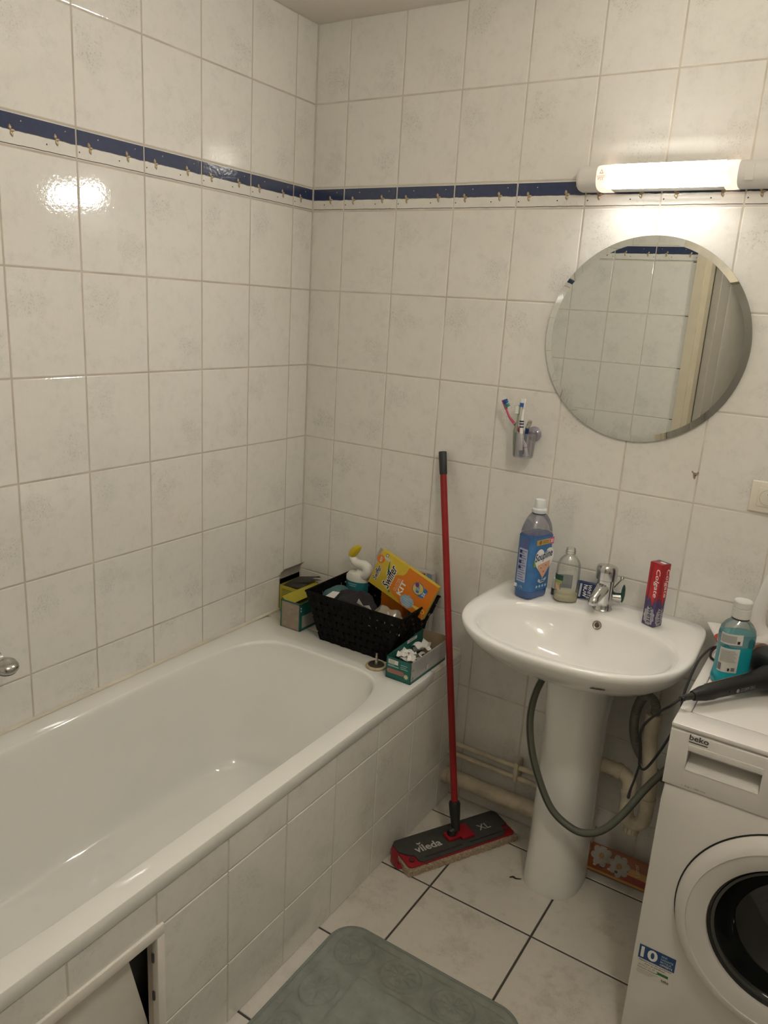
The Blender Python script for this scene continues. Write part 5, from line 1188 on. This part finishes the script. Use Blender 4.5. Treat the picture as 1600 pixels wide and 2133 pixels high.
c1 = [Ha - ad * .002, (1.458, -.557, .858), (1.436, -.552, .832), (1.410, -.54, .79), (1.400, -.525, .755), (1.401, -.512, .72), (1.402, -.50, .685), (1.404, -.495, .655), (1.414, -.485, .645), (1.428, -.475, .668), (1.448, -.46, .72), (1.462, -.44, .775), (1.460, -.40, .83), (1.462, -.30, .862), (1.468, -.22, .864), (1.478, -.17, .862), (1.500, -.150, .858), (1.520, -.155, .856), (1.515, -.20, .8545), (1.495, -.235, .8545), (1.478, -.215, .856), (1.482, -.165, .860), (1.515, -.13, .857), (1.545, -.11, .8545), (1.56, -.06, .8545), (1.56, -.035, .80), (1.56, -.03, .60)]
MB().tube(c1, .0031, 10, 8).build('cord', CORD, hd_)
MB().tube([(1.404, -.497, .66), (1.399, -.498, .62), (1.392, -.49, .585), (1.388, -.48, .555)], [.0026, .0026, .003, .0045], 8, 5).single('hanging_cable', CORD, (1.39, -.48, .555), 'thin black cable end hanging beside the washing machine', 'cable')

# ================================================================== orange softener pack on the floor
op = thing('refill_pack', 'orange flowered softener pack on the floor behind the pedestal', 'pack', (1.33, -.06, 0))
Po = Vector((1.222, -.082, .004)); Pr = Vector((1, .01, 0)).normalized(); Pu = Vector((0, .045, .066)).normalized(); Pn = Pr.cross(Pu)
OR2 = P('pack_orange', (.30, .085, .025), .35, var=.22, vscale=18)
MP = Matrix.Identity(4)
for i in range(3): MP[i][0] = Pr[i]; MP[i][1] = Pu[i]; MP[i][2] = Pn[i]; MP[i][3] = Po[i]
nx_, ny_ = 24, 10; vs = []; fs = []
for side in (0, 1):
    for i in range(nx_ + 1):
        for j in range(ny_ + 1):
            u, v = i / nx_, j / ny_; e = (1 - (2 * u - 1) ** 6) * (1 - (2 * v - 1) ** 4)
            z = (.004 * e + .0015 * noise.noise(Vector((u * 9, v * 4, 2)))) if side == 0 else (-.022 * e)
            vs.append(MP @ Vector((u * .245, v * .082, z)))
m = (nx_ + 1) * (ny_ + 1)
for side in (0, 1):
    for i in range(nx_):
        for j in range(ny_):
            a = side * m + i * (ny_ + 1) + j; f = (a, a + ny_ + 1, a + ny_ + 2, a + 1); fs.append(f if side == 0 else f[::-1])
MB().add(vs, fs).build('pouch', OR2, op, True, 60)
def pd(name, mat, pts, off=.0062): return decal(op, name, mat, pts, Po, Pr, Pu, off)
pd('red_strip', P('pack_darkred', (.28, .03, .015), .45, var=.3, vscale=120), [(.085, .014), (.236, .010), (.236, .026), (.085, .030)], .0060)
pd('amber_foot', P('pack_amber', (.45, .22, .05), .45), rect(.004, .002, .24, .009), .0050)
pd('cream_glow', P('pack_glow', (.50, .26, .08), .45, var=.2, vscale=30), [(.12, .028), (.19, .026), (.236, .034), (.236, .052), (.18, .046), (.13, .050)], .0058)
FLW = P('petal_white', (.36, .32, .275), .5, var=.12, vscale=60)
for cx, cy, r in ((.038, .052, .032), (.096, .042, .032)):
    for k in range(7):
        a = 2 * PI * k / 7 + cx * 40; pd('petal', FLW, [(cx + r * .62 * math.cos(a) + (r * .42 * math.cos(q)) * math.cos(a) - r * .34 * math.sin(q) * math.sin(a), min(.079, max(.003, cy + r * .62 * math.sin(a) + (r * .42 * math.cos(q)) * math.sin(a) + r * .34 * math.sin(q) * math.cos(a)))) for q in [2 * PI * i / 12 for i in range(12)]], .0066 + .0002 * k)
    pd('flower_centre', P('flower_amber', (.38, .18, .03), .6), disc(cx, cy, r * .2), .0086)
lettering(op, 'Lenor', P('pack_pale_print', (.60, .42, .28), .5), MP @ Vector((.160, .036, 0)), Pu * .9 - Pr * .35, -Pr, w=.036, h=.014, off=.0064, bold=.01)
for k in range(5): pd('small_icon', INK if k % 2 else P('pack_pale_print', (.60, .42, .28), .5), rect(.020 + k * .022, .018 + .001 * k, .029 + k * .022, .024 + .001 * k), .0068)

# ================================================================== bits on the floor
MB().tube([(1.045, -.262, .0018), (1.055, -.255, .0032), (1.064, -.256, .0022), (1.078, -.247, .0018)], [.0012, .0026, .0022, .0010], 6, 4).single('fluff', P('dark_fluff', (.03, .028, .025), .95), (1.06, -.255, 0), 'small dark strand of fluff on the floor between mop and pedestal', 'dirt')
